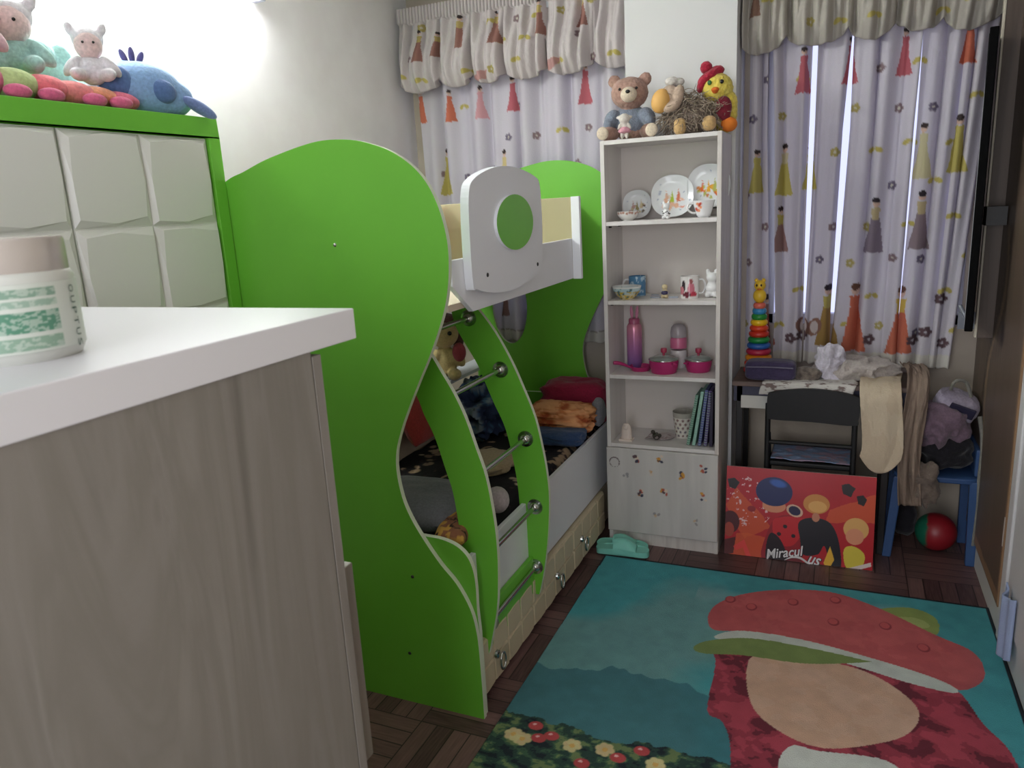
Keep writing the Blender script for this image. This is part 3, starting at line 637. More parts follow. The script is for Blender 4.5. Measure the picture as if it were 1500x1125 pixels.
o = lump('soft_toy', (-1.62, 2.86, 1.56), (.045, .05, .125), fab('red_toy', (206, 60, 70)), 'small red soft toy on the upper bunk beside the back rail', 'toy', 31, amp=.08, fr=8)

# ------------------------------------------------------------------ rug
xa, xb, ya, yb_ = -.965, .572, .86, 3.105
def FL(pts): return [tuple(at(p[0], p[1], 2, 0.012)[:2]) for p in pts]
def rug_art(U, V, P):
    x, y = P[:, 0], P[:, 1]; A = Art(x, y, S(34, 160, 168))
    f = fbm(x * 4, y * 4, 1); A.c *= (0.82 + .36 * f)[:, None]
    f2 = fbm(x * 2.4 + 3, y * 2.6, 6, 5)
    m = np.clip((.60 - np.hypot((x + .66) / .42, (y - 2.15) / .62) * .5 + (f2 - .5) * .9) * 5, 0, 1) * .75; A.put(m, S(108, 162, 160))
    m = np.clip(1 - np.abs(y - 2.93 - .05 * np.sin(x * 4)) / .05 + (f2 - .5) * 2, 0, 1) * ((x > -.5) & (x < .3)) * .6; A.put(m, S(130, 176, 178))
    a_, b_ = FL([(850, 985), (1010, 1018)]); c_, d_ = FL([(735, 1040), (1040, 1118)])
    jb = a_[1] + (b_[1] - a_[1]) * (x - a_[0]) / (b_[0] - a_[0]) - .03 + .05 * fbm(x * 9, y * 0, 3) + .04 * np.sin(x * 8) + .05 * vn(x * 26, x * 0, 2); A.put((y < jb).astype(float) * .85, S(38, 118, 130))
    # painted garden in the near left corner
    gb = c_[1] + (d_[1] - c_[1]) * (x - c_[0]) / (d_[0] - c_[0]) + .10 * (fbm(x * 12, y * 12, 8) - .5); g = y < gb; A.put(g.astype(float), S(30, 66, 58))
    lf = fbm(x * 30, y * 44, 14); A.put((g & (lf > .54)).astype(float), S(56, 98, 66)); A.put((g & (lf < .36)).astype(float), S(18, 36, 44)); A.put((g & (lf > .64)).astype(float), S(106, 130, 70))
    for c in FL([(785, 1063), (808, 1078), (789, 1081), (852, 1118), (905, 1110), (940, 1100)]): A.ell(c[0], c[1], .024, .02, S(200, 52, 56), soft=.1); A.ell(c[0] - .006, c[1] + .006, .006, .005, S(240, 180, 180))
    for c in FL([(752, 1075), (838, 1092), (765, 1082), (960, 1120), (886, 1098)]):
        for q in range(6): A.ell(c[0] + .018 * math.cos(q), c[1] + .018 * math.sin(q), .012, .012, S(214, 200, 128), soft=.3)
        A.ell(c[0], c[1], .009, .009, S(222, 170, 60))
    # large plain colour shapes: crimson ribbons, peach oval, coral spotted band, cream stripe, green leaves
    CR, CR2 = S(158, 34, 62), S(112, 22, 46)
    cr = FL(catmull([(1048, 965), (1020, 940), (1050, 955), (1090, 940), (1200, 955), (1330, 985), (1400, 1010), (1440, 1060), (1490, 1120), (1510, 1250), (1300, 1300), (1050, 1300), (1070, 1120), (1060, 1060), (1036, 1040)], 5, True))
    s = fbm(x * 7 + y * 16, y * 5 - x * 14, 33); ins = A.poly(cr, CR); A.put((ins & (s > .55)).astype(float), S(184, 48, 74)); A.put((ins & (s < .42)).astype(float), CR2)
    A.poly(FL(catmull([(1098, 965), (1150, 962), (1240, 975), (1300, 1000), (1345, 1040), (1330, 1075), (1270, 1092), (1200, 1095), (1140, 1070), (1100, 1030)], 6, True)), S(214, 172, 142))
    fc = fbm(x * 16, y * 16, 41); A.put(((fc > .5) & (np.abs(A.c[:, 0] - lin(214)) < 1e-6)).astype(float) * .35, S(206, 156, 118))
    A.poly(FL(catmull([(1160, 1092), (1200, 1100), (1300, 1115), (1330, 1160), (1250, 1220), (1150, 1180), (1140, 1120)], 6, True)), S(206, 212, 204))
    A.poly(FL(catmull([(1275, 895), (1330, 890), (1370, 905), (1372, 930), (1330, 925), (1290, 910)], 6, True)), S(140, 164, 60)); A.poly(FL(catmull([(1290, 905), (1340, 905), (1362, 918), (1330, 920)], 6, True)), S(164, 184, 84))
    hat = FL(catmull([(1037, 905), (1050, 885), (1090, 870), (1150, 864), (1220, 868), (1290, 892), (1370, 930), (1425, 955), (1443, 985), (1430, 1005), (1395, 1010), (1330, 985), (1240, 958), (1150, 935), (1080, 925), (1045, 922)], 6, True))
    i2 = A.poly(hat, S(204, 82, 84)); A.put((i2 & (fbm(x * 10, y * 10, 50) > .5)).astype(float) * .5, S(192, 68, 74))
    A.poly(FL(catmull([(1050, 930), (1090, 924), (1180, 938), (1280, 965), (1360, 990), (1400, 1008), (1395, 1015), (1330, 1000), (1250, 975), (1160, 952), (1060, 938)], 6, True)), S(200, 210, 200))
    A.poly(FL(catmull([(1016, 948), (1040, 938), (1100, 935), (1180, 948), (1262, 966), (1270, 970), (1180, 972), (1090, 960), (1030, 957)], 6, True)), S(120, 146, 62))
    for c in FL([(1070, 878), (1101, 889), (1162, 882), (1224, 879), (1221, 911), (1297, 917), (1353, 949)]): A.ell(c[0], c[1], .021, .028, S(150, 36, 50), soft=.1); A.ell(c[0] - .002, c[1] + .003, .016, .022, S(206, 74, 76), soft=.1)
    e = np.minimum(np.minimum(x - xa, xb - x), yb_ - y); A.put((e < .010).astype(float), S(20, 34, 44)); g_ = A.c @ np.array([.3, .6, .1]); A.c = A.c * .8 + .2 * g_[:, None]; A.c *= (.86 + .28 * fbm(x * 24, y * 24, 91))[:, None]; return A.c
o = sheet('rug', 470, 680, lambda U, V: (xa + U * (xb - xa) + .012 * np.sin(V * 3) * (1 - U), ya + V * (yb_ - ya), 0.012 + 0 * U), rug_art, RUG, thick=.0115)
tag(o, 'turquoise rug with coral, crimson and peach shapes on the parquet floor', 'rug')

# ------------------------------------------------------------------ bookshelf
YS, YB, x0, x1 = 3.28, 3.56, -.992, -.476
sh = empty('bookshelf', (-.734, 3.42, 0), 'tall white open bookshelf with a door below, standing before the pillar', 'bookshelf')
MB().box(x0, x0 + .018, YS, YB, 0, 1.872).build('side_panel', SHELFW, sh, bevel=.001)
MB().box(x1 - .018, x1, YS, YB, 0, 1.872).build('side_panel', WASH, sh, bevel=.001)
MB().box(x0 + .018, x1 - .018, YS, YB, 1.854, 1.872).build('top_board', SHELFW, sh, bevel=.001)
MB().box(x0 + .018, x1 - .018, YB - .006, YB, .06, 1.854).build('back_panel', SHELFB, sh)
ZS = [1.528, 1.178, .835, .503]
for z in ZS: MB().box(x0 + .0185, x1 - .0185, YS + .002, YB - .007, z - .018, z).build('shelf', SHELFW, sh, bevel=.001)
def door_s(U, V, P):
    x, z = P[:, 0], P[:, 2]; A = Art(x, z, S(202, 198, 194)); g = fbm(x * 26, z * 2.4, 61); A.c *= (.86 + .26 * g)[:, None]; g = fbm(x * 9, z * 1.2, 77); A.put(np.clip((g - .5) * 4, 0, 1) * .5, S(176, 172, 170))
    r = random.Random(5)
    for i, c in enumerate([(931, 673), (965, 673), (1031, 688), (998, 698), (938, 723), (972, 721), (1030, 728), (952, 693), (917, 699), (963, 756), (1018, 764)]):
        p = at(*c, 1, YS - .02); big = i < 7
        for q in range(7 if big else 3):
            A.ell(p[0] + r.uniform(-.014, .014), p[2] + r.uniform(-.016, .016), r.uniform(.005, .010), r.uniform(.004, .009), r.choice([S(90, 66, 74), S(176, 86, 70), S(206, 150, 60), S(60, 60, 80), S(220, 200, 180)]), r.uniform(0, 3), a=1 if big else .5, soft=.2)
    p = at(900, 677, 1, YS - .02); d = np.hypot(x - p[0], z - p[2]); A.put(((d > .021) & (d < .026)).astype(float) * (fbm(x * 80, z * 80, 2) > .42), S(110, 96, 96)); return A.c
ds = sheet('door', 150, 140, lambda U, V: (x0 + .0005 + U * (x1 - x0 - .001), 0 * U + YS - .018, .067 + V * .418), door_s, mat('door_print', rough=.5, kind='attr', bump=.1), sh, thick=.0175)
MB().box(x0 + .018, x1 - .018, YS + .004, YS + .02, 0, .064).build('plinth', WASH, sh)
for z in ZS[:3]:
    for y in (YS + .05, YB - .08): MB().tube([(x0 + .018, y, z - .024), (x0 + .03, y, z - .024)], .004).build('shelf_pin', DARK, sh)

# things on top of the bookshelf
T = 1.872
R0 = .22
plush('teddy_bear', (-.893, 3.42, T), R0 - .1, [
    ('body', BEARF, [((0, .03, .075), (.075, .06, .08)), ((-.085, -.05, .032), (.034, .06, .032), (0, 0, -.45)), ((.085, -.05, .032), (.034, .06, .032), (0, 0, .45)), ((0, .0, .20), (.082, .068, .068)), ((-.068, .01, .255), (.028, .016, .028)), ((.068, .01, .255), (.028, .016, .028)), ((0, .015, .14), (.04, .04, .03))], .0045, .006),
    ('sweater', SWE, [((0, .028, .085), (.084, .070, .068)), ((-.078, -.01, .095), (.033, .04, .045), (.4, .5, 0)), ((.078, -.01, .095), (.033, .04, .045), (.4, -.5, 0)), ((-.09, -.035, .068), (.024, .032, .03)), ((.09, -.035, .068), (.024, .032, .03))], .0045, .002),
    ('muzzle', MUZ, [((.005, -.066, .187), (.036, .028, .032))], 0, .0), ('nose', BLKE, [((.005, -.095, .196), (.010, .006, .008))], 0, 0),
    ('eye', BLKE, [((-.034, -.062, .212), .006)], 0, 0), ('eye', BLKE, [((.038, -.060, .212), .006)], 0, 0),
    ('foot_pad', MUZ, [((-.105, -.108, .032), (.026, .010, .028))], 0, 0), ('foot_pad', MUZ, [((.105, -.108, .032), (.026, .010, .028))], 0, 0)],
    'light brown teddy bear in a grey sweater sitting on top of the bookshelf')
plush('sheep_doll', (-.888, 3.305, T), R0, [
    ('body', fab('lamb_white', (222, 214, 206)), [((0, 0, .085), (.024, .022, .022)), ((-.024, 0, .092), (.012, .006, .007), (0, -.3, 0)), ((.024, 0, .092), (.012, .006, .007), (0, .3, 0)), ((0, .002, .055), (.017, .014, .02)), ((-.010, -.004, .018), (.008, .010, .018)), ((.010, -.004, .018), (.008, .010, .018)), ((-.02, -.004, .055), (.007, .007, .016), (0, .5, 0)), ((.02, -.004, .055), (.007, .007, .016), (0, -.5, 0))], .003, .002),
    ('tutu', fab('tutu_pink', (226, 160, 176)), [((0, 0, .036), (.028, .026, .013)), ((0, 0, .042), (.02, .02, .012))], .003, .006)],
    'tiny white lamb doll in a pink tutu leaning on the teddy bear')
def strands(mb, c, r, n, L, seed, rad=.0022):
    rr = random.Random(seed)
    for i in range(n):
        th = rr.uniform(0, 2 * PI); ph = math.acos(rr.uniform(-.6, 1)); d = Vector((math.sin(ph) * math.cos(th), math.sin(ph) * math.sin(th), math.cos(ph)))
        p = Vector(c) + Vector((d.x * r[0], d.y * r[1], d.z * r[2])) * .9; pts = [p]; v = d * .6 + Vector((rr.uniform(-1, 1), rr.uniform(-1, 1), rr.uniform(-.8, .6)))
        for k in range(5):
            v = (v + Vector((rr.uniform(-.8, .8), rr.uniform(-.8, .8), rr.uniform(-.6, .2)))).normalized(); q = pts[-1] + v * L / 5; q.z = max(q.z, c[2] - r[2] + .004); pts.append(q)
        mb.tube(pts, [rad, rad, rad * .9, rad * .8, rad * .6, rad * .3], 5)
    return mb
cow = plush('plush_cow', (-.66, 3.41, T), .1, [
    ('body', fab('cow_taupe', (150, 134, 122)), [((.03, .02, .075), (.10, .065, .072))], .006, .004),
    ('head', fab('cow_beige', (196, 172, 152)), [((-.05, -.03, .165), (.042, .045, .045)), ((-.015, -.055, .155), (.024, .024, .052), (0, .25, .3)), ((-.04, -.07, .118), (.038, .022, .022), (0, -.35, 0))], .0045, .0),
    ('muzzle', mat('orange_snout', S(222, 172, 98), .6), [((-.085, -.06, .145), (.040, .036, .05), (0, .3, 0))], 0, 0),
    ('forelock', fab('cow_white', (226, 220, 214)), [((-.045, -.01, .225), (.03, .025, .02)), ((-.02, 0, .222), (.03, .02, .018))], .004, .006),
    ('hoof', fab('hoof_tan', (206, 170, 116)), [((-.005, -.075, .028), (.027, .027, .030)), ((-.005, -.072, .05), (.026, .026, .02))], .004, 0),
    ('hoof', fab('hoof_tan', (206, 170, 116)), [((.115, -.08, .035), (.030, .030, .028)), ((.115, -.072, .050), (.028, .026, .02))], .004, 0)],
    'shaggy grey plush cow with an orange snout between the bear and the chick')
strands(MB(), (-.625, 3.42, T + .083), (.11, .078, .075), 420, .085, 3).build('shaggy_coat', fab('shag', (176, 160, 140), c2=S(110, 96, 84)), cow, smooth=True)
YELF = mat('chick_fur', S(236, 218, 110), .95, kind='fabric', c2=S(214, 190, 70), scale=70, bump=1.2)
plush('plush_chick', (-.505, 3.47, T), R0 - .05, [
    ('body', YELF, [((-.02, 0, .185), (.066, .06, .062)), ((.01, .01, .085), (.055, .055, .085)), ((.035, 0, .11), (.03, .035, .06))], .005, .010),
    ('beak', mat('orange_felt', S(226, 112, 40), .8), [((-.03, -.066, .175), (.017, .018, .010)), ((-.03, -.06, .166), (.012, .012, .007))], .003, 0),
    ('eye', mat('green_eye', S(60, 110, 60), .2), [((-.053, -.055, .205), (.009, .006, .010))], 0, 0), ('eye', BLKE, [((-.003, -.060, .205), (.008, .006, .009))], 0, 0),
    ('knitted_hat', fab('hat_red', (176, 30, 58), bump=1.2), [((-.055, .0, .235), (.055, .05, .024), (0, -.55, 0)), ((-.085, -.008, .205), (.018, .03, .035), (0, .3, 0)), ((-.02, .0, .258), (.03, .03, .02))], .004, .004),
    ('pompom', fab('hat_red', (176, 30, 58)), [((-.066, -.006, .272), .026)], .004, .006),
    ('mitten', fab('deep_red', (122, 22, 44)), [((.005, -.065, .10), (.034, .024, .048)), ((.012, -.06, .07), (.022, .02, .03))], .004, .003),
    ('foot', mat('orange_felt2', S(232, 128, 40), .8), [((.028, -.055, .033), (.034, .034, .030))], 0, 0)],
    'yellow plush chick in a knitted red bobble hat at the bookshelf corner')

# ---- dishes
def plate(c, r, tilt, rz, label, art, group='decorated plates on the top shelf'):
    t = empty('plate', c, label, 'plate', group)
    n = 72; R = Euler((PI / 2 - tilt, 0, rz)).to_matrix()
    prof = [(0, .004), (r * .62, .004), (r * .72, .006), (r * .97, .016), (r, .018), (r * 1.0, .016), (r * .72, .001), (r * .62, -.002), (0, -.002)]
    # denser rings for the print
    pr = []
    for (a, b), (c_, d) in zip(prof, prof[1:]):
        for k in range(8 if abs(a - c_) > .01 else 1): q = k / (8 if abs(a - c_) > .01 else 1); pr.append((a + (c_ - a) * q, b + (d - b) * q))
    pr.append(prof[-1]); mb = MB(); cc = Vector(c) + Vector((0, 0, r * math.cos(tilt)))
    vs = []
    for q, z in pr:
        for k in range(n):
            a = 2 * PI * k / n; s_ = 1 / (abs(math.cos(a)) ** 2.25 + abs(math.sin(a)) ** 2.25) ** (1 / 2.25) * .985
            vs.append(cc + R @ Vector((q * s_ * math.cos(a), q * s_ * math.sin(a), z)))
    m_ = len(pr); mb.add(vs, [(i * n + k, i * n + (k + 1) % n, (i + 1) * n + (k + 1) % n, (i + 1) * n + k) for i in range(m_ - 1) for k in range(n)])
    o = mb.build('dish', mat('glazed_print', rough=.12, kind='attr', bump=0), t, smooth=True)
    RI_ = R.inverted()
    def fn(P):
        Q = (P - np.array(cc)) @ np.array(RI_).T; A = Art(Q[:, 0] / r, Q[:, 1] / r, S(226, 228, 230)); front = Q[:, 2] > .0015; c0 = A.c.copy(); art(A); A.c = np.where(front[:, None], A.c, c0); return A.c
    paintobj(o, fn); return t
def pa(seed, cols, yy=-.25):
    def f(A):
        r = random.Random(seed)
        for i in range(14): a = r.uniform(0, 2 * PI); q = r.uniform(.5, .85); A.ell(q * math.cos(a), q * math.sin(a), .03, .03, S(150, 160, 184), soft=.3)
        for i in range(16): A.ell(r.uniform(-.5, .5), yy + r.uniform(-.28, .24), r.uniform(.06, .14), r.uniform(.05, .12), r.choice(cols), r.uniform(0, 3), soft=.15)
        for i in range(3): A.poly([(-.3 + i * .28, yy + .6 - .1 * (i % 2)), (-.2 + i * .28, yy), (-.4 + i * .28, yy)], cols[i % len(cols)])
    return f
G1 = [S(190, 150, 140), S(150, 140, 90), S(206, 190, 150), S(110, 96, 80)]; G2 = [S(226, 178, 150), S(176, 196, 60), S(206, 120, 90), S(220, 206, 190)]; G3 = [S(206, 96, 36), S(226, 170, 50), S(176, 180, 90), S(190, 120, 60)]
pY = 1.528
plate((-.884, 3.495, pY + .001), .066, .22, .1, 'small white plate with muted print on the top shelf behind the bowl', pa(1, G1))
plate((-.718, 3.480, pY + .001), .096, .25, .08, 'largest white plate with green and peach print in the middle of the top shelf', pa(2, G2))
plate((-.561, 3.500, pY + .035), .096, .12, .0, 'white plate with an orange print behind the cup on the top shelf', pa(3, G3))
MB().tube([(-.61, 3.50, pY), (-.60, 3.49, pY + .04), (-.60, 3.52, pY + .09), (-.62, 3.535, pY)], .0025, 6).tube([(-.51, 3.50, pY), (-.52, 3.49, pY + .04), (-.52, 3.52, pY + .09), (-.50, 3.535, pY)], .0025, 6).tube([(-.60, 3.49, pY + .036), (-.52, 3.49, pY + .036)], .0025, 6).build('plate_stand', DARK)
tag(bpy.data.objects['plate_stand'], 'small dark wire stand under the orange printed plate', 'plate stand')
def bowl(c, r, h, label, artf, group=None, flare=1.0):
    pr = [(0, .004), (r * .45, .004), (r * .48, 0), (r * .5, .004), (r * .72, h * .3), (r * .92, h * .65), (r, h), (r * .975, h), (r * .88, h * .62), (r * .66, h * .3), (0, h * .14)]
    q = catmull(pr[3:7], 6) + [(p[0], p[1]) for p in pr[7:]]
    o = MB().lathe([pr[0], pr[1], pr[2]] + q, c, 64).build('bowl', mat('glazed_print', rough=.12, kind='attr'), smooth=True); tag(o, label, 'bowl', group); paintobj(o, artf); return o
def dots_art(c, base, cols, zb, zt, seed, n=18):
    def f(P):
        a = np.arctan2(P[:, 1] - c[1], P[:, 0] - c[0]); z = P[:, 2]; A = Art(a, (z - c[2]) * 20, base); r = random.Random(seed)
        for i in range(n): A.ell(-PI + 2 * PI * (i + r.uniform(-.2, .2)) / n, r.uniform(zb, zt) * 20, .11, .11, r.choice(cols), soft=.3)
        return A.c
    return f
c = (-.897, 3.372, pY); bowl(c, .051, .041, 'small white scalloped bowl at the left of the top shelf', dots_art(c, S(228, 226, 222), [S(120, 90, 84), S(170, 120, 100)], .030, .036, 4, 22))
cw = empty('cup', (-.565, 3.385, pY), 'wide white teacup with a red flower print on the top shelf', 'cup')
pr = catmull([(.022, 0), (.030, .010), (.036, .03), (.045, .06), (.048, .072)], 6) + [(.0455, .072), (.042, .058), (.033, .03), (.024, .010), (0, .006)]
o = MB().lathe([(0, 0)] + pr, (-.565, 3.385, pY), 64).build('cup_body', mat('glazed_print', rough=.12, kind='attr'), cw, smooth=True)
def cupart(P):
    A = Art(P[:, 0], P[:, 2], S(230, 230, 232)); fr_ = P[:, 1] < 3.375
    B = Art(P[:, 0], P[:, 2], S(230, 230, 232)); r = random.Random(2)
    for i in range(9): B.ell(-.582 + r.uniform(-.012, .012), pY + .042 + r.uniform(-.018, .018), .006, .006, r.choice([S(206, 80, 60), S(226, 140, 90), S(190, 60, 60)]), soft=.3)
    A.c = np.where(fr_[:, None], B.c, A.c); return A.c
paintobj(o, cupart)
MB().tube(catmull([(-.603, 3.375, pY + .060), (-.626, 3.365, pY + .058), (-.630, 3.363, pY + .038), (-.614, 3.368, pY + .022), (-.598, 3.374, pY + .020)], 5), .0045, 8).build('handle', WPORC, cw, smooth=True)
def figurine(name, c, h, m1, m2, label, cat='figurine', spots=None, ears=True):
    t = empty(name, c, label, cat)
    k = h / .07
    es = [((0, 0, .022), (.015, .013, .022)), ((0, -.002, .050), (.014, .013, .013)), ((-.009, -.006, .008), (.008, .012, .008)), ((.009, -.006, .008), (.008, .012, .008))]
    if ears: es += [((-.010, 0, .063), (.005, .004, .009)), ((.010, 0, .063), (.005, .004, .009))]
    mb = MB()
    for e in es: mb.ell(tuple(np.array(c) + np.array(e[0]) * k), tuple(q * k for q in e[1]), n=16, m=10)
    o = mb.build('body', m1, t, smooth=True, remesh=.002 * k)
    mb = MB(); rr = random.Random(3)
    if spots:
        for i in range(12): a = rr.uniform(PI, 2 * PI); mb.ell((c[0] + .0145 * k * math.cos(a), c[1] + .0125 * k * math.sin(a), c[2] + rr.uniform(.01, .034) * k), .0025 * k, n=8, m=6)
    else: mb.ell((c[0], c[1] - .004 * k, c[2] + .024 * k), (.0155 * k, .0125 * k, .012 * k), n=16, m=10)
    mb.build('spots' if spots else 'coat', m2, t, smooth=True); return t
figurine('cat_figurine', (-.716, 3.33, pY), .076, WPORC, BLKE, 'small white spotted cat figurine in front of the largest plate', spots=True)
# second shelf
q2 = 1.178
c = (-.905, 3.36, q2)
def b2(P):
    z = P[:, 2] - q2; a = np.arctan2(P[:, 1] - c[1], P[:, 0] - c[0]); A = Art(a, z, S(176, 200, 206)); f = fbm(a * 5, z * 80, 4); A.put((z > .052).astype(float), S(226, 226, 222)); m = (z < .035) & (f > .42); A.put(m.astype(float), S(206, 176, 80)); m = (z < .025) & (f < .42); A.put(m.astype(float), S(206, 200, 170)); A.put(((f > .62) & (z < .05)).astype(float), S(90, 120, 120)); return A.c
bowl(c, .066, .058, 'larger bowl with a blue and yellow painted pattern on the second shelf', b2)
def mug(c, r, h, label, artf, hd, name='mug'):
    t = empty(name, c, label, 'mug')
    n_ = 14; o = MB().lathe([(0, 0)] + [(r * (.96 + .04 * i / n_), h * i / n_) for i in range(n_ + 1)] + [(r * .93, h), (r * .9, .006), (0, .006)], c, 72).build('mug_body', mat('glazed_print', rough=.12, kind='attr'), t, smooth=True); paintobj(o, artf)
    dx, dy = hd; pts = [(.95, .82), (1.45, .80), (1.68, .52), (1.45, .24), (.95, .2)]
    MB().tube(catmull([(c[0] + dx * r * a, c[1] + dy * r * a, c[2] + h * b) for a, b in pts], 5), .0045, 8).build('handle', WPORC, t, smooth=True); return t
mug((-.885, 3.475, q2), .040, .092, 'blue printed mug behind the painted bowl on the second shelf', lambda P: (lambda A: (A.put((fbm(P[:, 0] * 90, P[:, 2] * 90, 3) > .58).astype(float), S(180, 206, 220)), A.c)[1])(Art(P[:, 0], P[:, 2], S(86, 136, 176))), (-.95, -.3))
def m2art(P):
    A = Art(P[:, 0], P[:, 2] - q2, S(232, 228, 226)); A.ell(-.645, .055, .009, .025, S(60, 50, 56)); A.ell(-.655, .035, .012, .02, S(206, 130, 140)); A.ell(-.612, .045, .014, .028, S(206, 118, 134)); A.ell(-.612, .078, .009, .010, S(160, 90, 90)); A.ell(-.63, .018, .02, .012, S(110, 50, 60)); A.ell(-.602, .02, .012, .012, S(190, 60, 80))
    A.c = np.where((P[:, 1] < 3.39)[:, None], A.c, np.array(S(232, 228, 226))[None]); return A.c
mug((-.625, 3.385, q2), .041, .098, 'white mug with pink printed shapes on the second shelf', m2art, (.95, .25))
figurine('doll_figurine', (-.735, 3.38, q2), .070, mat('skin_fig', S(206, 190, 150), .4), mat('navy_fig', S(54, 50, 84), .3), 'small figurine in a dark blue coat in the middle of the second shelf', ears=False)
MB().box(-.80, -.757, 3.37, 3.40, q2 + .001, q2 + .006).box(-.715, -.675, 3.37, 3.385, q2 + .001, q2 + .008).tube([(-.8, 3.40, q2 + .012), (-.765, 3.39, q2 + .012)], .003).build('hair_clip', mat('silver_clip', S(170, 176, 190), .3, .6), smooth=False)
tag(bpy.data.objects['hair_clip'], 'silver grey hair clip lying beside the dark blue figurine', 'hair clip')
figurine('rabbit_figurine', (-.530, 3.40, q2), .125, WPORC, WPORC, 'tall white porcelain rabbit figurine at the right of the second shelf')
# third shelf
q3 = .835
bt = empty('drinking_bottle', (-.898, 3.455, q3), 'pink to lilac thermos bottle with rabbit ears on the third shelf', 'bottle')
MB().lathe([(0, 0), (.034, 0), (.036, .004), (.036, .18), (.035, .20), (.028, .212), (.0, .214)], (-.898, 3.455, q3), 40).build('bottle_body', mat('bottle_fade', rough=.25, kind='grad', z0=0, z1=.21, metal=.3, stops=[(0, S(130, 106, 176)), (.45, S(180, 120, 176)), (.95, S(214, 138, 160))]), bt, smooth=True)
MB().lathe([(0, 0), (.026, 0), (.026, .02), (.022, .026), (0, .028)], (-.898, 3.455, q3 + .212), 32).build('cap', mat('cap_pink', S(170, 84, 116), .3), bt, smooth=True)
for dx in (-.012, .014): MB().ell((-.898 + dx, 3.455, q3 + .265), (.0075, .005, .032), rot=(0, dx * 6, 0)).build('ear', mat('ear_pink', S(206, 130, 160), .4), bt, smooth=True)
jr = empty('candy_jar', (-.696, 3.49, q3), 'white and pink lidded jar with a clear dome behind the pots', 'jar')
MB().lathe([(0, 0), (.034, 0), (.038, .006), (.038, .075), (.036, .085)], (-.696, 3.49, q3 + .0), 40).build('jar_body', mat('jar_white', S(214, 208, 210), .3), jr, smooth=True)
MB().lathe([(.0385, .095), (.0388, .10), (.0388, .135), (.036, .145), (.0, .146)], (-.696, 3.49, q3), 40).build('pink_band', mat('jar_pink', S(206, 110, 146), .3), jr, smooth=True)
MB().lathe([(.036, 0), (.0375, .02), (.034, .045), (.022, .06), (0, .064)], (-.696, 3.49, q3 + .146), 40).build('dome', mat('dome_clear', S(206, 198, 204), .1, kind='glass', tr=.35), jr, smooth=True)
MB().ell((-.70, 3.487, q3 + .168), (.02, .02, .018)).build('sweets', mat('sweet_pink', S(196, 130, 150), .5), jr, smooth=True)
POTM = mat('pot_magenta', S(176, 44, 106), .3); LID = mat('lid_glass', S(214, 226, 222), .08, kind='glass', tr=.75)
def pot(c, r, h, label, rz, hl=.05):
    t = empty('toy_pot', c, label, 'toy pot'); 
    MB().lathe([(0, .002), (r * .82, 0), (r * .88, .004), (r, h * .6), (r * 1.02, h), (r * .98, h), (r * .95, h * .6), (r * .84, .008), (0, .006)], c, 48).build('pan', POTM, t, smooth=True)
    MB().lathe([(r * 1.03, h), (r * 1.0, h + .004), (r * .7, h + .014), (.0, h + .019)], c, 48).build('lid', LID, t, smooth=True)
    MB().ring((c[0], c[1], c[2] + h + .001), r * 1.02, .003, n=48).build('lid_rim', CHROME, t, smooth=True)
    MB().lathe([(.006, 0), (.006, .010), (.013, .014), (.015, .026), (.013, .034), (0, .035)], (c[0], c[1], c[2] + h + .018), 24).build('knob', mat('knob_red', S(170, 56, 84), .3), t, smooth=True)
    d = Vector((math.cos(rz), math.sin(rz), 0)); p = Vector(c) + Vector((0, 0, h * .82))
    for s_ in (1, -1): MB().tube([p + d * r * s_, p + d * (r + .014) * s_ + d.cross(Vector((0, 0, 1))) * .010, p + d * (r + .016) * s_ - d.cross(Vector((0, 0, 1))) * .010, p + d * r * s_ * .99], .004, 8).build('side_handle', POTM, t, smooth=True)
pot((-.74, 3.372, q3), .066, .062, 'magenta toy pot with glass lid at the front of the third shelf', 2.4)
pot((-.592, 3.425, q3), .060, .055, 'magenta toy pot with glass lid at the right of the third shelf', .9)
fp = empty('toy_frying_pan', (-.862, 3.37, q3), 'magenta toy frying pan with long handle left of the pots', 'toy pan')
MB().lathe([(0, .004), (.040, .004), (.050, .022), (.053, .022), (.042, 0), (0, 0)], (-.856, 3.40, q3), 40).build('pan', POTM, fp, smooth=True)
MB().tube(catmull([(-.893, 3.365, q3 + .018), (-.925, 3.335, q3 + .040), (-.945, 3.32, q3 + .048), (-.962, 3.31, q3 + .05)], 4), [.004, .005, .006, .007, .008, .008, .009, .009, .009, .009, .009, .008, .007], 10).build('handle', POTM, fp, smooth=True)
# fourth shelf
q4 = .503
MB().box(-.945, -.882, 3.315, 3.36, q4, q4 + .010).lathe([(.026, .010), (.024, .05), (.020, .07), (.012, .083), (0, .086)], (-.913, 3.338, q4), 24, sy=.6).ell((-.913, 3.324, q4 + .066), (.012, .006, .012)).build('white_ornament', mat('plaster', S(222, 206, 196), .6), smooth=True)
tag(bpy.data.objects['white_ornament'], 'small white arched plaster ornament at the left of the fourth shelf', 'ornament')
o = sheet('paper_card', 30, 22, lambda U, V: (-.835 + U * .12 + V * .02, 3.37 + V * .10, q4 + .004 + .007 * np.sin(U * 5 + V * 2) ** 2), lambda U, V, P: (lambda A: (A.put((fbm(U * 7, V * 7, 3) > .55).astype(float), S(170, 150, 150)), A.c)[1])(Art(U, V, S(206, 196, 196))), ATTR, thick=.001); tag(o, 'crumpled pale paper card lying on the fourth shelf', 'paper')
o = MB()
for c in ((-.785, 3.36, q4 + .026), (-.772, 3.35, q4 + .036), (-.760, 3.358, q4 + .028), (-.79, 3.355, q4 + .045)): o.ell(c, (.010, .008, .010), n=12, m=8)
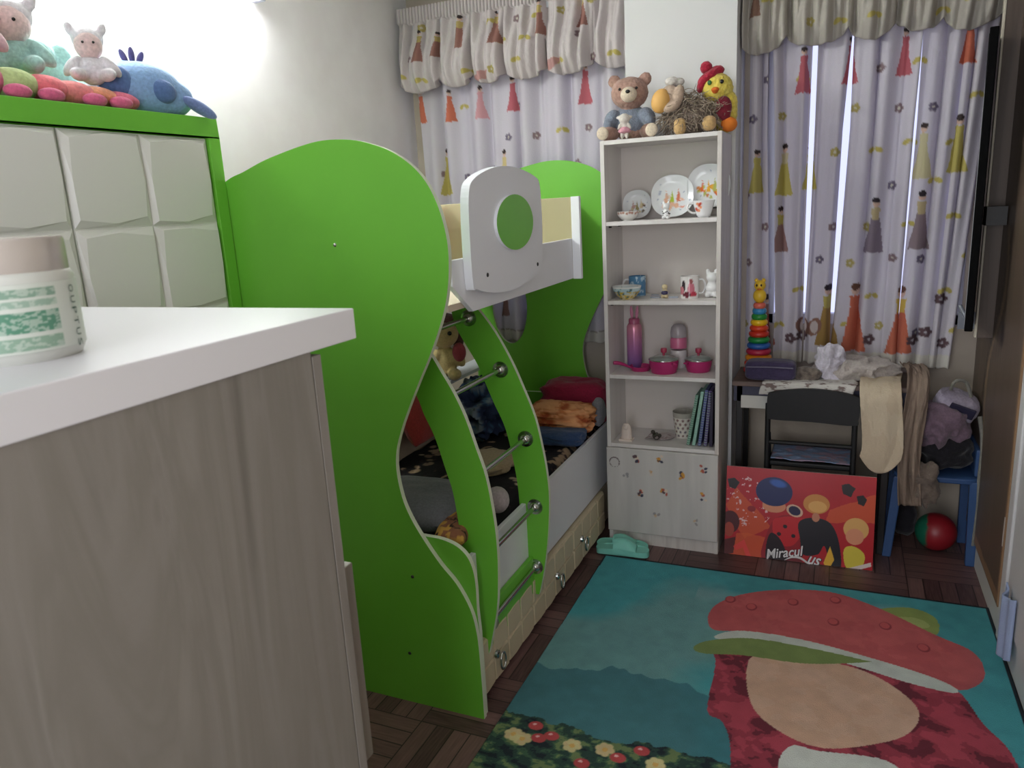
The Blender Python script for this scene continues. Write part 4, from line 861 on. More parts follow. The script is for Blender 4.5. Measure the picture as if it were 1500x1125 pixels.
tag(o.ring((-.775, 3.358, q4 + .022), .014, .003, axis=1).build('hair_tie', mat('tie_black', S(60, 54, 48), .6), smooth=True), 'dark beaded hair tie on the crumpled paper card', 'hair tie')
bk = empty('pencil_cup', (-.668, 3.46, q4), 'flared white cup with brown dots beside the notebooks', 'cup')
cc_ = (-.668, 3.46, q4)
o = MB().lathe([(0, 0)] + [(.036 + .012 * i / 20, .10 * i / 20) for i in range(21)] + [(.046, .10), (.034, .006), (0, .006)], cc_, 60).build('cup_body', mat('glazed_print', kind='attr'), bk, smooth=True)
def dot2(P):
    a = np.arctan2(P[:, 1] - cc_[1], P[:, 0] - cc_[0]); z = P[:, 2] - cc_[2]; A = Art(a, z * 22, S(224, 218, 208)); r = random.Random(9)
    for j in range(5):
        for i in range(11): A.ell(-PI + 2 * PI * (i + (j % 2) * .5) / 11, .25 + j * .43, .14, .13, r.choice([S(130, 96, 96), S(110, 96, 110)]), soft=.3)
    return A.c
paintobj(o, dot2)
MB().lathe([(.0478, .10), (.050, .125), (.0485, .125), (.0465, .10)], cc_, 60).build('rim', mat('cup_rim', S(176, 170, 160), .25), bk, smooth=True)
NBC = [((110, 150, 132), 'green spiral notebook leaning, nearest the dotted cup', .245), ((150, 196, 180), 'pale mint spiral notebook leaning between green and blue ones', .262), ((86, 92, 150), 'blue spiral notebook leaning between mint and purple ones', .27), ((96, 80, 130), 'purple spiral notebook leaning against the dark one', .265), ((44, 36, 60), 'dark thin notebook standing upright against the shelf side', .26)]
for i, (c, lb, h) in enumerate(NBC):
    xb_ = -.622 + i * .026; lean = [.17, .15, .12, .085, .01][i]
    Rn = Matrix.Rotation(lean, 3, 'Y'); t = empty('notebook', (xb_, 3.40, q4), lb, 'notebook', 'leaning notebooks on the fourth shelf'); c0 = (xb_, 3.4, q4)
    th = .007
    MB().box(xb_ - th, xb_ + th, 3.325, 3.475, q4 + .004, q4 + h).xf(Rn, c0).build('cover', mat('cover%d' % i, S(*c), .5), t, bevel=.001)
    MB().box(xb_ - th + .002, xb_ + th - .002, 3.328, 3.473, q4 + .0055, q4 + h - .002).xf(Rn, c0).build('pages', mat('pages', S(214, 210, 206), .8), t)
    if i < 4:
        mb = MB()
        for k in range(22): mb.ring((xb_, 3.3235, q4 + .012 + k * (h - .022) / 21), .0065, .0011, axis=2, n=12, m=5)
        mb.xf(Rn, c0).build('spiral', mat('spiral%d' % (i % 2), S(*((176, 206, 190) if i < 2 else (170, 150, 170))), .35), t, smooth=True)

# ------------------------------------------------------------------ desk and what lies on it
DT = .785
dk = empty('desk', (-.07, 3.68, 0), 'dark topped desk under the right window beside the pillar', 'desk')
DESKW = mat('desk_wood', S(112, 92, 84), .5, kind='noise', c2=S(88, 70, 64), scale=4, st=(2, 20, 20))
MB().box(-.445, .30, 3.46, 3.775, DT - .022, DT).build('desk_top', DESKW, dk, bevel=.002)
MB().box(-.44, .29, 3.49, 3.505, DT - .10, DT - .022).build('apron', mat('apron_blue', S(56, 56, 78), .5), dk)
MB().box(-.408, -.285, 3.482, 3.489, .655, .715).lathe([(0, .001), (.004, 0)], (-.395, 3.4815, .69), n=10, R=Matrix.Rotation(PI / 2, 3, 'X')).build('metal_plate', mat('white_metal', S(206, 204, 196), .4), dk, bevel=.002)
for x in (-.43, .19): 
    for y in (3.49, 3.735): MB().box(x, x + .03, y, y + .03, 0, DT - .022).build('leg', DARK, dk, bevel=.003)
rt = empty('stacking_rings', (-.352, 3.66, DT), 'rainbow stacking ring tower with a yellow duck head on the desk', 'toy')
RC = [(190, 36, 34), (214, 60, 30), (226, 140, 24), (176, 36, 66), (36, 90, 160), (30, 130, 60), (196, 50, 34), (214, 66, 34), (236, 190, 30), (40, 140, 56), (60, 140, 190), (226, 110, 90)]
z = DT
for i, c in enumerate(RC):
    r = .068 - .0036 * i; h = .030 - .0004 * i
    MB().lathe([(0, 0), (r * .8, 0), (r * .97, h * .25), (r, h * .5), (r * .97, h * .75), (r * .8, h), (0, h)], (-.352, 3.66, z), 36).build('ring', mat('ring%d' % i, S(*c), .35), rt, smooth=True); z += h
hd = MB().ell((-.352, 3.66, z + .032), (.030, .028, .034)).ell((-.352, 3.66, z + .080), (.026, .025, .026)).ell((-.368, 3.66, z + .104), (.009, .007, .010)).ell((-.336, 3.66, z + .104), (.009, .007, .010)).build('duck_head', mat('duck_yellow', S(232, 190, 50), .4), rt, smooth=True)
for dx in (-.012, .008): MB().ell((-.352 + dx, 3.634, z + .084), (.004, .003, .006)).build('eye', BLKE, hd)
MB().ell((-.352, 3.632, z + .066), (.010, .008, .004)).build('beak', mat('beak_o', S(214, 110, 50), .4), hd)
pg_ = empty('toiletry_bag', (-.285, 3.535, DT), 'dark purple zipped bag on the desk below the stacking rings', 'bag')
def rbox(mb, x0, x1, y0, y1, z0, z1, p=5, n=24, m_=16):
    return mb.ell(((x0 + x1) / 2, (y0 + y1) / 2, (z0 + z1) / 2), ((x1 - x0) / 2, (y1 - y0) / 2, (z1 - z0) / 2), n=n * 2, m=m_ * 2, fn=lambda d: 1 / (abs(d.x) ** p + abs(d.y) ** p + abs(d.z) ** p) ** (1 / p))
rbox(MB(), -.395, -.175, 3.472, 3.582, DT + .0005, DT + .092).build('bag_body', fab('purple_nylon', (66, 56, 88)), pg_, smooth=True, disp=.004)
MB().tube([(-.385, 3.470, DT + .066), (-.28, 3.464, DT + .07), (-.185, 3.470, DT + .066)], .0035, 8).build('zip', mat('zip_grey', S(96, 90, 110), .4), pg_, smooth=True)
def hcloth(name, pts, w_, axis_x0, m, label, seed, art, fold=.012, nf=3, nu=60, nv=90, cat='cloth', taper=None, th=.004, rnd=0):
    "a cloth hanging along the path pts (y,z), width along x from axis_x0"
    P = catmull(pts, 20); P = np.array(P); s = np.r_[0, np.cumsum(np.hypot(*np.diff(P, axis=0).T))]; s /= s[-1]
    def pos(U, V):
        y = np.interp(V, s, P[:, 0]); z = np.interp(V, s, P[:, 1]); tp = (taper(V) if taper else 1.0); xx = axis_x0 + w_ / 2 + (U - .5) * w_ * tp
        f = fold * (np.sin(2 * PI * nf * U + seed + 1.5 * np.sin(V * 4 + seed)) + .6 * np.sin(2 * PI * nf * 2.1 * U + V * 5)) * (.3 + V) + fold * 1.5 * (fbm(U * 5, V * 6, seed) - .5)
        yy = y - np.abs(f) - fold; zz = z
        if rnd: zz = zz + np.where(V > .8, (np.abs(U - .5) * 2) ** 2 * rnd * (V - .8) / .2, 0)
        onflat = np.clip((.35 - V) / .1, 0, 1); yy = yy * (1 - onflat) + y * onflat; zz = zz + onflat * np.abs(f) * 1.3
        return (xx + .01 * np.sin(V * 7 + seed), yy, zz)
    o = sheet(name, nu, nv, pos, art, ATTR, thick=-th); tag(o, label, cat); return o
def plain(c, c2=None, seed=1, sc=8, th=.55):
    def f(U, V, P):
        A = Art(U * sc, V * sc * 1.5, S(*c))
        if c2: A.put((fbm(U * sc, V * sc * 1.5, seed) > th).astype(float), S(*c2))
        return A.c
    return f
hcloth('table_runner', [(3.60, DT + .008), (3.47, DT + .008), (3.448, DT - .005), (3.444, DT - .03), (3.442, DT - .05)], .385, -.315, None, 'white flower-printed cloth strip along the front edge of the desk', 4, plain((196, 192, 186), (120, 104, 100), 5, 14, .62), fold=.002, nf=2)
o = hcloth('bolster_cover', [(3.70, DT + .02), (3.55, DT + .022), (3.455, DT + .02), (3.40, DT - .03), (3.395, DT - .15), (3.398, DT - .365)], .158, .096, None, 'long cream rounded cushion cover hanging off the desk edge', 2, plain((196, 180, 156), (190, 172, 148), 3, 3, .5), fold=.004, nf=.5, th=.022, rnd=.07, cat='cushion cover')
hcloth('trousers', [(3.72, DT + .05), (3.56, DT + .055), (3.46, DT + .03), (3.43, DT - .06), (3.425, DT - .3), (3.42, DT - .50)], .085, .256, None, 'taupe trousers hanging off the right end of the desk', 6, plain((134, 116, 102), (124, 107, 94), 7, 3, .5), fold=.014, nf=.8, cat='clothes')
lump('clothes_pile', (.07, 3.62, DT + .047), (.19, .11, .060), fab('cream_shirt', (186, 176, 170)), 'grey white crumpled clothes on the right half of the desk', 'clothes', 41, amp=.28, fr=9, flat=.75)
lump('crumpled_shirt', (-.035, 3.565, DT + .075), (.075, .055, .095), fab('white_shirt', (216, 210, 222)), 'white crumpled shirt peaking highest on the desk', 'shirt', 47, amp=.42, fr=11, flat=.72)
lump('crumpled_scarf', (-.125, 3.535, DT + .030), (.062, .055, .034), fab('leopard_grey', (140, 128, 116), scale=40, c2=S(70, 60, 56)), 'grey brown patterned scarf bunched beside the purple bag', 'scarf', 53, amp=.3, fr=12, flat=.85)

# ------------------------------------------------------------------ black chair
ch = empty('desk_chair', (-.10, 3.52, 0), 'black folding chair pushed under the desk behind the red picture', 'chair')
yC = 3.415
bk_ = catmull([(-.285, .735), (-.27, .752), (-.19, .768), (-.10, .775), (0, .768), (.075, .752), (.092, .735), (.088, .65), (.07, .622), (-.10, .628), (-.265, .63), (-.285, .65)], 5, closed=True)
mb = MB().prism(bk_, 1, yC - .012, yC + .012); mb.build('backrest', BLACKP, ch, bevel=.005)
for x in (-.282, .075):
    MB().tube([(x, yC + .004, .70), (x, yC + .004, .40), (x - (.02 if x < 0 else -.02), yC - .0, .0)], .012, 10).build('leg', BLACKP, ch, smooth=True)
    MB().tube([(x, yC + .05, .55), (x, yC + .16, .30), (x, yC + .22, .0)], .011, 10).build('leg', BLACKP, ch, smooth=True)
MB().box(-.275, .07, yC + .02, yC + .30, .40, .425).build('seat', BLACKP, ch, bevel=.008)
MB().tube([(-.28, yC + .005, .52), (.075, yC + .005, .52)], .010, 10).build('crossbar', BLACKP, ch, smooth=True)
MB().tube([(-.29, yC + .005, .2), (.085, yC + .005, .2)], .009, 10).build('crossbar', BLACKP, ch, smooth=True)
o = sheet('seat_cloth', 60, 50, lambda U, V: (-.268 + U * .335, yC + .022 + V * .26, .427 + .012 * fbm(U * 6, V * 6, 2) + .004), lambda U, V, P: (lambda A: (A.put((fbm(U * 9, V * 9, 5) > .56).astype(float), S(170, 150, 170)), A.c)[1])(Art(U, V, S(136, 156, 190))), ATTR, thick=.003); tag(o, 'pale blue flowered cloth lying on the black chair seat', 'cloth')

# ------------------------------------------------------------------ red picture board leaning on the chair
pb = empty('picture_board', (-.14, 3.31, 0), 'red picture board with dark shapes leaning against the black chair', 'picture')
tl, tr_, bl_, br_ = (-.449, 3.356, .411), (.170, 3.362, .411), (-.449, 3.300, .001), (.172, 3.316, .001)
TL, TR, BL, BR = map(np.array, (tl, tr_, bl_, br_))
def pp(x, y):  # pixel -> board coordinates on the leaning plane
    n = np.cross(BR - BL, TL - BL); d = ray(x, y); t = ((BL - CAM) @ n) / (d @ n); q = CAM + t * d; return (q[0], q[2])
def PPs(pts): return [pp(*p) for p in pts]
def post_art(U, V, P):
    A = Art(P[:, 0], P[:, 2], S(182, 28, 38)); x, z = P[:, 0], P[:, 2]
    f = fbm(x * 8, z * 8, 5); A.put(np.clip((f - .5) * 4, 0, 1) * .6, S(170, 18, 28))
    for pts in ([(1080, 715), (1130, 770), (1090, 790), (1062, 740)], [(1215, 745), (1285, 725), (1285, 765), (1210, 765)], [(1080, 780), (1140, 790), (1130, 830), (1060, 815)]): A.poly(PPs(pts), S(214, 92, 46), a=.7, jag=.02)
    sp = fbm(x * 70, z * 70, 9); A.put(((sp > .70) & (z > .1)).astype(float) * (np.hypot(x + .36, z - .25) < .12), S(230, 190, 190))
    A.poly(PPs(catmull([(1120, 790), (1135, 760), (1160, 755), (1172, 775), (1168, 815), (1130, 830), (1115, 815)], 5, True)), S(150, 22, 34))
    A.poly(PPs(catmull([(1132, 763), (1146, 757), (1165, 757), (1182, 764), (1166, 795), (1150, 800), (1135, 790)], 5, True)), S(196, 32, 40))
    for q in ((1150, 771), (1162, 785), (1141, 782)): c_ = pp(*q); A.ell(c_[0], c_[1], .009, .009, S(30, 16, 24))
    A.poly(PPs(catmull([(1122, 800), (1130, 780), (1146, 795), (1155, 832), (1125, 830)], 5, True)), S(34, 18, 26))
    c_ = pp(1134, 741); A.ell(c_[0], c_[1], .050, .030, S(214, 140, 104)); c_ = pp(1134, 720); A.ell(c_[0], c_[1], .078, .066, S(24, 34, 88)); c_ = pp(1140, 708); A.ell(c_[0], c_[1], .034, .016, S(50, 92, 176), rot=-.2, soft=.5)
    c_ = pp(1164, 748); A.ell(c_[0], c_[1], .036, .026, S(214, 176, 150), rot=-.4); A.ell(c_[0], c_[1], .026, .020, S(30, 24, 66), rot=-.4)
    A.poly(PPs(catmull([(1170, 765), (1190, 758), (1215, 765), (1228, 790), (1232, 830), (1218, 834), (1208, 800), (1198, 812), (1176, 812), (1172, 790)], 5, True)), S(24, 24, 32))
    c_ = pp(1196, 738); A.ell(c_[0], c_[1], .054, .044, S(206, 138, 66)); A.ell(c_[0] + .005, c_[1] - .012, .038, .026, S(226, 172, 98)); A.ell(c_[0], c_[1] - .06, .016, .02, S(196, 130, 100))
    c_ = pp(1254, 775); A.ell(c_[0], c_[1], .050, .050, S(222, 170, 100)); c_ = pp(1252, 786); A.ell(c_[0], c_[1], .036, .036, S(222, 148, 112)); A.poly(PPs(catmull([(1236, 805), (1250, 800), (1266, 812), (1262, 830), (1240, 832)], 5, True)), S(216, 196, 70)); A.poly(PPs([(1206, 825), (1216, 800), (1222, 820), (1214, 834)]), S(232, 180, 60)); A.poly(PPs([(1240, 833), (1276, 824), (1276, 830), (1250, 837)]), S(222, 206, 200))
    c_ = pp(1070, 764); A.ell(c_[0], c_[1], .040, .052, S(80, 22, 28)); c_ = pp(1068, 775); A.ell(c_[0], c_[1], .022, .034, S(166, 66, 50)); A.poly(PPs([(1060, 790), (1078, 786), (1074, 810), (1060, 812)]), S(90, 30, 30))
    for q, s_ in (((1074, 708), 1), ((1242, 718), 1), ((1262, 733), .8)):
        c_ = pp(*q); A.poly([(c_[0] - .026 * s_, c_[1] + .022 * s_), (c_[0] + .006, c_[1] + .030 * s_), (c_[0] + .028 * s_, c_[1] + .010 * s_), (c_[0] + .012 * s_, c_[1] - .028 * s_), (c_[0] - .018 * s_, c_[1] - .018 * s_)], S(28, 18, 20), jag=.01)
    c_ = pp(1163, 823); A.ell(c_[0], c_[1], .034, .024, S(110, 16, 26))
    c_ = pp(1101, 745); A.ell(c_[0], c_[1], .018, .014, S(150, 30, 36)); A.poly(PPs([(1074, 800), (1090, 790), (1100, 815), (1094, 818), (1088, 802), (1078, 806)]), S(226, 70, 64))
    return A.c
def bpos(U, V):
    U = U[:, None]; V = V[:, None]; return (BL * (1 - U) + BR * U) * (1 - V) + (TL * (1 - U) + TR * U) * V
sheet('print', 330, 220, bpos, post_art, mat('poster_print', rough=.35, kind='attr', bump=0), pb, thick=.010, smooth=False, edge=mat('board_edge', S(226, 190, 188), .5))
def text(body, name, m, origin, ux, uy, nrm, size, extr, parent, shear=0, offset=0.0, arc=0):
    cu = bpy.data.curves.new(name, 'FONT'); cu.body = body; cu.size = 1; cu.extrude = 0; cu.shear = shear; cu.offset = offset; cu.resolution_u = 3
    to = bpy.data.objects.new(name, cu); COL.objects.link(to); bpy.context.view_layer.update()
    me = bpy.data.meshes.new_from_object(to.evaluated_get(bpy.context.evaluated_depsgraph_get())); bpy.data.objects.remove(to)
    V = [v.co.copy() for v in me.vertices]; w_ = max(v.x for v in V)
    P = []
    for v in V:
        x = v.x / w_; y = v.y; P.append(origin + ux * (size[0] * x) + uy * (size[1] * y + arc * x * (1 - x) * 4) + nrm * extr)
    mb = MB(); mb.add([tuple(p) for p in P], [tuple(p.vertices) for p in me.polygons]); return mb.build(name, m, parent)
ux = Vector((BR - BL) / np.linalg.norm(BR - BL)); uy = Vector((TL - BL) / np.linalg.norm(TL - BL)); nn = ux.cross(uy)
def onb(x, y): q = pp(x, y); t = (q[1] - BL[2]) / (TL[2] - BL[2]); return Vector((q[0], float(BL[1] + (TL[1] - BL[1]) * t + .014 * (q[0] - BL[0]) / .62), q[1]))
dn = (ux * .985 - uy * .17).normalized(); up_ = (uy * .985 + ux * .17).normalized()
def word(body, a, b, h):
    A_, B_ = onb(*a), onb(*b); L_ = (B_ - A_).length; dx_ = (B_ - A_).normalized(); dy_ = nn.cross(dx_).normalized()
    text(body, 'lettering', mat('ink_black', S(16, 12, 16), .4), A_ - dy_ * .003 - dx_ * .003, dx_, dy_, nn, (L_ + .007, h * 1.06), .0016, pb, shear=.35, offset=.04)
    text(body, 'lettering', mat('ink_white', S(226, 222, 222), .4), A_, dx_, dy_, nn, (L_, h), .0028, pb, shear=.35, offset=.016)
word('Miracul', (1122, 818), (1179, 813), .062); word('us', (1181, 824), (1201, 829), .074)
mb = MB(); sw = catmull([(1149, 820), (1160, 816), (1172, 817), (1184, 825), (1192, 829)], 6)
mb.tube([tuple(onb(*p) + nn * .002) for p in sw], [.001 + .004 * math.sin(PI * i / (len(sw) - 1)) for i in range(len(sw))], 6).build('swash', mat('ink_white', S(226, 222, 222), .4), pb)

# ------------------------------------------------------------------ blue stool, heap of bags on it, ball
st = empty('plastic_stool', (.41, 3.6, 0), 'blue plastic childs chair holding the heap of clothes', 'chair')
z_ = .40
rbox(MB(), .24, .57, 3.47, 3.76, z_ - .03, z_, p=8).build('seat', BLUEP, st, smooth=True)
for x, y, dx in ((.262, 3.49, -.028), (.548, 3.49, .01), (.262, 3.73, -.015), (.548, 3.73, .006)):
    MB().prism([(x - .020, z_ - .015), (x + .020, z_ - .015), (x + .016 + dx, 0), (x - .020 + dx, 0)], 1, y - .016, y + .016).build('leg', BLUEP, st, bevel=.006)
MB().box(.26, .55, 3.735, 3.755, z_ - .005, z_ + .22).build('backrest', BLUEP, st, bevel=.01)
MB().box(.545, .566, 3.50, 3.74, z_, z_ + .12).build('armrest', BLUEP, st, bevel=.008)
lump('dark_jacket', (.44, 3.59, z_ + .085), (.115, .12, .085), fab('black_cloth', (30, 27, 34)), 'black jacket at the bottom of the heap on the blue chair', 'jacket', 61, amp=.25, fr=7, flat=.98)
lump('lilac_jacket', (.405, 3.57, z_ + .20), (.13, .12, .115), fab('lilac_cloth', (136, 112, 128)), 'lilac jacket in the middle of the heap on the blue chair', 'jacket', 67, amp=.3, fr=7)
lump('brown_cloth', (.350, 3.425, z_ - .02), (.075, .03, .115), fab('taupe_cloth', (112, 98, 88)), 'brown cloth hanging in a point over the blue chair front', 'cloth', 71, amp=.4, fr=8)
bp_ = empty('backpack', (.475, 3.60, z_ + .25), 'white and lilac backpack with a dark panel on top of the heap', 'backpack')
mb = rbox(MB(), .385, .558, 3.53, 3.67, z_ + .225, z_ + .345, p=3); mb.xf(Euler((.2, .35, 0)).to_matrix(), (.475, 3.6, z_ + .29)); mb.build('bag_body', fab('bag_white', (176, 166, 184)), bp_, smooth=True, disp=.012)
mb = MB().box(.435, .535, 3.518, 3.526, z_ + .275, z_ + .322); mb.xf(Euler((.2, .35, 0)).to_matrix(), (.475, 3.6, z_ + .29)); mb.build('dark_panel', mat('panel_navy', S(36, 32, 60), .5), bp_, bevel=.004)
MB().tube(catmull([(.44, 3.57, z_ + .36), (.455, 3.56, z_ + .40), (.495, 3.57, z_ + .395), (.52, 3.58, z_ + .33)], 5), .007, 8).build('grab_handle', fab('strap_grey', (130, 128, 120)), bp_, smooth=True)
MB().tube(catmull([(.55, 3.53, z_ + .26), (.565, 3.50, z_ + .15), (.562, 3.478, z_ + .0), (.566, 3.475, z_ - .12), (.56, 3.48, z_ - .30)], 6), .009, 8).build('shoulder_strap', fab('strap_grey', (130, 128, 120)), bp_, smooth=True)
o = MB().ell((.435, 3.62, .086), .085, n=40, m=24).build('play_ball', mat('ball_print', rough=.4, kind='attr', bump=0), smooth=True)
paintobj(o, lambda P: np.where((P[:, 0] < .395)[:, None], np.array(S(30, 110, 84))[None], np.array(S(150, 30, 40))[None])); tag(o, 'red and green ball on the floor under the blue chair', 'ball')
lump('dark_bag', (.31, 3.74, .09), (.06, .06, .09), fab('black_cloth', (30, 27, 34)), 'black cloth bag on the floor beside the ball', 'bag', 73, amp=.15, fr=8, flat=.98)

# ------------------------------------------------------------------ slippers
def slipper(c, rz, label, roll=0):
    t = empty('slipper', c, label, 'slipper', 'mint slippers by the bookshelf'); W_ = .84; M1 = mat('mint_rubber', S(128, 206, 190), .5)
    R = Matrix.Rotation(rz, 3, 'Z') @ Matrix.Rotation(roll, 3, 'X')
    sole = catmull([(-.120, 0), (-.105, .034), (-.05, .040), (.02, .044), (.08, .052), (.118, .034), (.128, 0), (.118, -.034), (.07, -.050), (.0, -.044), (-.06, -.040), (-.105, -.034)], 5, True)
    mb = MB().prism(sole, 2, 0, .026); mb.v = [tuple(R @ Vector((v[0], v[1] * W_, v[2] + .006 * math.cos(v[0] * 20))) + Vector(c)) for v in mb.v]; mb.build('sole', M1, t, bevel=.005)
    mb = MB(); n = 16; m_ = 10; vs = []
    for lay in (1, .86):
        for i in range(n + 1):
            a = PI * i / n
            for j in range(m_ + 1):
                x = -.035 + .105 * j / m_; hh = (.064 if lay == 1 else .060) * (.72 + .28 * math.sin(PI * (.15 + .75 * j / m_))) * (1 - .5 * (j / m_) ** 3); ww = .046
                vs.append(R @ Vector((x, ww * W_ * lay * math.cos(a), .012 + hh * lay * math.sin(a))) + Vector(c))
    k = m_ + 1; fs = []
    for l_ in (0, 1): fs += [(l_ * (n + 1) * k + i * k + j, l_ * (n + 1) * k + (i + 1) * k + j, l_ * (n + 1) * k + (i + 1) * k + j + 1, l_ * (n + 1) * k + i * k + j + 1) for i in range(n) for j in range(m_)]
    o_ = (n + 1) * k
    for j0 in (0, m_): fs += [(i * k + j0, (i + 1) * k + j0, o_ + (i + 1) * k + j0, o_ + i * k + j0) for i in range(n)]
    mb.add(vs, fs).build('strap', M1, t, smooth=True)
    return t
s1 = slipper((-.895, 3.146, .013), .08, 'mint slipper nearest the rug, in front of the bookshelf')
s2 = slipper((-.915, 3.216, .001), .02, 'mint slipper half hidden behind the other, against the bookshelf base', roll=.12)

# ------------------------------------------------------------------ near dresser (tall cabinet) with jar
XD = -.70; YD = .972; ZD = 1.478
dd = empty('tall_cabinet', (-1.2, .5, 0), 'tall grey washed wood cabinet with a thick white top, nearest the camera', 'cabinet')
MB().box(-1.75, XD, -.25, YD, ZD - .048, ZD).build('top', mat('top_white', S(226, 225, 230), .28), dd, bevel=.002)
MB().box(-1.72, XD - .004, -.22, .862, 0, ZD - .048).build('carcass', DRESSW, dd, bevel=.001)
FRW = mat('front_wood', kind='wood', rough=.5, stops=[(0.28, S(120, 114, 108)), (0.7, S(156, 151, 145))], scale=2.2, st=(5, 3.2, 0.5))
dz = MB().box(-1.20, XD - .004, .864, .884, .02, ZD - .056).build('door', FRW, dd, bevel=.001)
MB().box(-1.72, -1.205, .864, .884, .02, ZD - .056).build('door', FRW, dd, bevel=.001)
h0, h1 = at(520, 815, 0, XD - .02), at(545, 1090, 0, XD - .02)
MB().box(XD - .035, XD - .012, .884, .914, float(h1[2]) - .01, float(h0[2])).build('handle', mat('handle_grey_wood', S(128, 122, 114), .4, .2), dz, bevel=.002)
jc = (-.884, .560, ZD)
jt = empty('plastic_jar', jc, 'round plastic jar with a pale lid and green label on the near cabinet', 'jar')
rj = .072
Wj = mat('jar_plastic', S(206, 208, 202), .3)
MB().lathe([(0, 0), (rj * .92, 0), (rj * .97, .006), (rj, .012), (rj, .092), (rj * .95, .099), (rj * .9, .101)], jc, 64).build('jar_body', Wj, jt, smooth=True)
MB().lathe([(0, .097), (rj * .93, .097), (rj * .95, .100), (rj * .95, .133), (rj * .92, .137), (0, .138)], jc, 64).build('lid', mat('lid_grey', S(196, 188, 182), .25, .3), jt, smooth=True)
def lab_pos(U, V):
    a = math.radians(-175) + U * math.radians(240); return (jc[0] + (rj + .0008) * np.cos(a), jc[1] + (rj + .0008) * np.sin(a), jc[2] + .012 + V * .076)
def lab_art(U, V, P):
    A = Art(U, V, S(206, 212, 204)); m = U < .76
    for a, b, c in ((.80, .93, (130, 160, 142)), (.66, .76, (150, 176, 160)), (.30, .60, (86, 140, 116)), (.05, .24, (140, 170, 150))):
        A.put((m & (V > a) & (V < b)).astype(float), S(*c)); A.put((m & (V > a) & (V < b) & (fbm(U * 60, V * 26, 7) > .56)).astype(float), S(206, 216, 206), a=.5)
    A.put(((U < .55) & (V < .56) & (V > .34)).astype(float), S(50, 90, 74)); A.put(((U < .48) & (V < .2)).astype(float), S(44, 44, 44))
    return A.c
sheet('label', 220, 80, lab_pos, lab_art, mat('label_print', rough=.4, kind='attr', bump=0), jt, thick=.0004)
# vertical letters down the right side of the label (blurred in the photograph)
for i, chh in enumerate('OUPTUS'):
    a = math.radians(-175 + 240 * .825); ctr = Vector((jc[0] + (rj + .0022) * math.cos(a), jc[1] + (rj + .0022) * math.sin(a), jc[2] + .082 - i * .0125))
    tx = Vector((0, 0, -1)); ty = Vector((-math.sin(a), math.cos(a), 0)); text(chh, 'letter', mat('letter_green', S(50, 84, 66), .5), ctr, tx, ty, Vector((math.cos(a), math.sin(a), 0)), (.009, .012), 0, jt)

# ------------------------------------------------------------------ toys on the green cupboard
ZT = 1.93
def cup_p(x, y, X=-1.86): return at(x, y, 0, X)
PKD, PKL = fab('plush_pink', (226, 120, 150)), fab('plush_pale_pink', (232, 190, 200))
cp = empty('plush_caterpillar', (-1.85, 1.33, ZT), 'striped pink and green caterpillar plush along the cupboard edge', 'plush toy')
segs = [(1.12, (226, 110, 140)), (1.21, (226, 120, 150)), (1.295, (196, 216, 150)), (1.375, (236, 120, 130)), (1.45, (238, 140, 140)), (1.52, (236, 156, 120)), (1.585, (230, 110, 140))]
for i, (y, c) in enumerate(segs):
    MB().ell((-1.86, y, ZT + .045 - .003 * i), (.05, .066, .045 - .003 * i), n=28, m=18).build('segment', fab('seg%d' % i, c), cp, smooth=True)
for y in (1.27, 1.355, 1.475, 1.555): MB().ell((-1.805, y, ZT + .016), (.020, .034, .017), n=20, m=12).build('foot', fab('foot_pink', (222, 104, 144)), cp, smooth=True)
plush('plush_animal', (-1.90, 1.70, ZT), .95, [
    ('body', fab('plush_blue_m', (136, 172, 216)), [((0, .0, .062), (.115, .085, .080)), ((.06, .01, .05), (.08, .07, .055)), ((-.03, .02, .07), (.085, .075, .078))], .006, 0),
    ('patch', fab('plush_blue_d', (92, 122, 174)), [((-.055, -.058, .075), (.042, .030, .046), (0, .3, -.3)), ], 0, 0),
    ('patch', fab('plush_blue_d', (92, 122, 174)), [((.055, -.062, .058), (.034, .024, .030), (0, .4, .3))], 0, 0),
    ('tuft', fab('plush_navy', (90, 84, 136)), [((-.022, .0, .152), (.008, .008, .020), (0, -.35, 0)), ((-.002, 0, .156), (.008, .008, .022)), ((.018, 0, .150), (.008, .008, .018), (0, .45, 0))], 0, 0),
    ('ear', fab('plush_blue_l', (120, 140, 190)), [((.145, -.035, .022), (.052, .022, .016), (0, .55, .15))], .004, 0)],
    'round blue plush animal with a dark tuft at the cupboard corner', sc=1.08)
def doll(name, base, rz, body, hair, label, sc=1.0, lie=0):
    t = plush(name, base, rz, [
        ('body', body, [((0, 0, .04), (.045, .04, .045)), ((-.04, -.05, .02), (.022, .05, .020), (0, 0, -.3)), ((.04, -.05, .02), (.022, .05, .020), (0, 0, .3)), ((-.055, -.02, .05), (.018, .02, .04), (0, .7, 0)), ((.055, -.02, .05), (.018, .02, .04), (0, -.7, 0))], .005, 0),
        ('head', fab('doll_skin', (232, 206, 204)), [((0, 0, .115), (.042, .042, .045)), ((0, .0, .08), (.016, .016, .02))], .005, 0),
        ('hat', hair, [((0, .012, .135), (.047, .042, .036)), ((-.045, .01, .165), (.015, .010, .022), (0, -.4, 0)), ((.045, .01, .165), (.015, .010, .022), (0, .4, 0))], .005, .003),
        ('eye', BLKE, [((-.015, -.041, .118), .004)], 0, 0), ('eye', BLKE, [((.015, -.041, .118), .004)], 0, 0)], label, sc=sc); return t
MINT, WHT = fab('plush_mint', (176, 222, 216)), fab('plush_white', (230, 226, 232))
doll('plush_doll', (-1.90, 1.56, ZT + .075), .9, WHT, WHT, 'white plush doll lying behind the caterpillar, beside the blue plush', sc=.85)
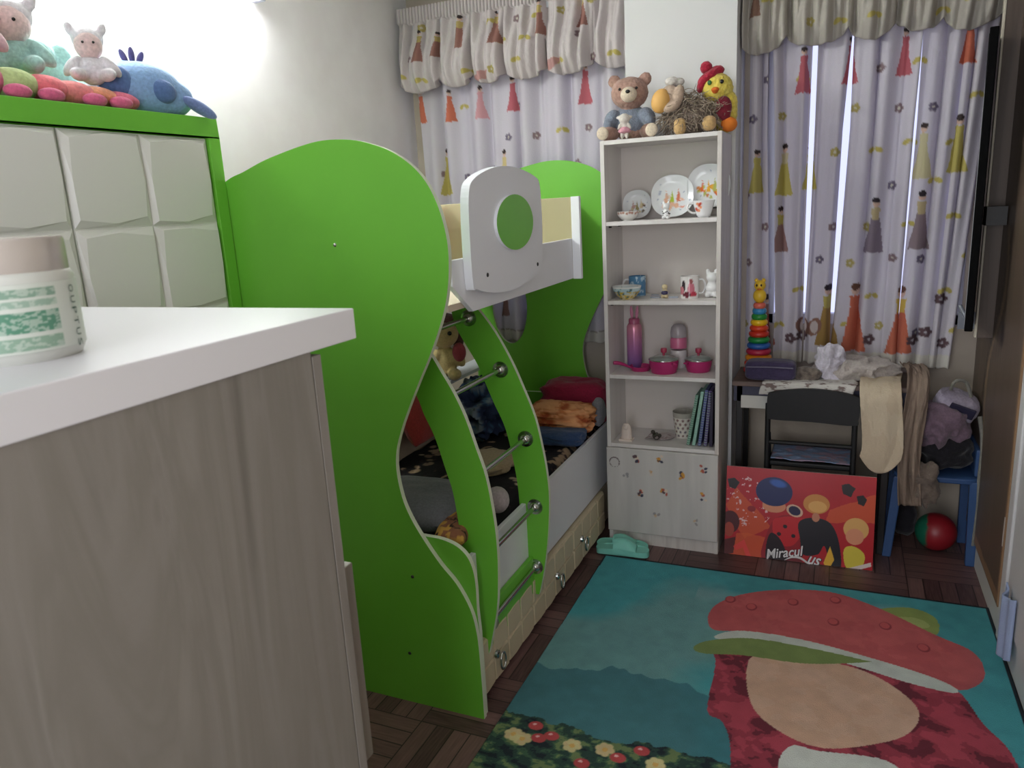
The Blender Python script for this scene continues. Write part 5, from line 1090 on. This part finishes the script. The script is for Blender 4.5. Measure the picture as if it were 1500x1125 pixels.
doll('plush_doll', (-1.97, 1.40, ZT + .08), .8, MINT, WHT, 'mint green plush doll in the middle of the pile on the cupboard', sc=1.1)
doll('plush_doll', (-1.90, 1.22, ZT + .08), .8, PKL, PKL, 'pale pink plush doll leaning over the caterpillar at the cupboard end', sc=1.2)
doll('plush_doll', (-2.06, 1.34, ZT + .17), .8, PKL, MINT, 'pink plush doll with mint hat on top of the pile', sc=1.25)
plush('plush_rabbit', (-2.02, 1.20, ZT + .0), .8, [
    ('body', WHT, [((0, 0, .09), (.09, .08, .09)), ((0, 0, .2), (.06, .05, .055)), ((-.03, .0, .27), (.014, .01, .04)), ((.03, .0, .27), (.014, .01, .04))], .007, .004),
    ('nose', PKD, [((0, -.05, .2), .008)], 0, 0)], 'big white plush rabbit behind the pink dolls on the cupboard')
plush('plush_elephant', (-2.06, 1.52, ZT), .8, [
    ('body', MINT, [((0, 0, .08), (.10, .08, .08)), ((.0, -.04, .15), (.055, .05, .05)), ((-.06, -.02, .155), (.03, .012, .035)), ((.06, -.02, .155), (.03, .012, .035)), ((0, -.09, .125), (.014, .014, .04))], .007, .002),
    ('eye', BLKE, [((-.02, -.085, .165), .004)], 0, 0), ('eye', BLKE, [((.02, -.085, .165), .004)], 0, 0)], 'mint plush elephant at the back of the pile by the wall')
plush('plush_pillow', (-1.98, 1.62, ZT), .8, [('body', fab('plush_mint_pale', (196, 228, 226)), [((0, 0, .055), (.09, .06, .055)), ((-.06, .0, .10), (.022, .012, .03)), ((.06, 0, .10), (.022, .012, .03))], .006, .002), ('belly', WHT, [((0, -.05, .05), (.05, .018, .035))], 0, 0)], 'pale mint flat plush behind the white doll, beside the blue plush animal')
# pale blue towel hanging on the white door at the far right
hb = sheet('towel', 24, 50, lambda U, V: (XR - .030 - .02 * np.sin(U * PI) - .006 * np.sin(U * 14), 2.62 + U * .13, .30 - V * .22 - .02 * np.sin(U * PI)), lambda U, V, P: np.tile(np.array(S(150, 164, 196)), (len(U), 1)), ATTR, thick=.006)
tag(hb, 'pale blue towel hanging on the white door at the right edge', 'towel')
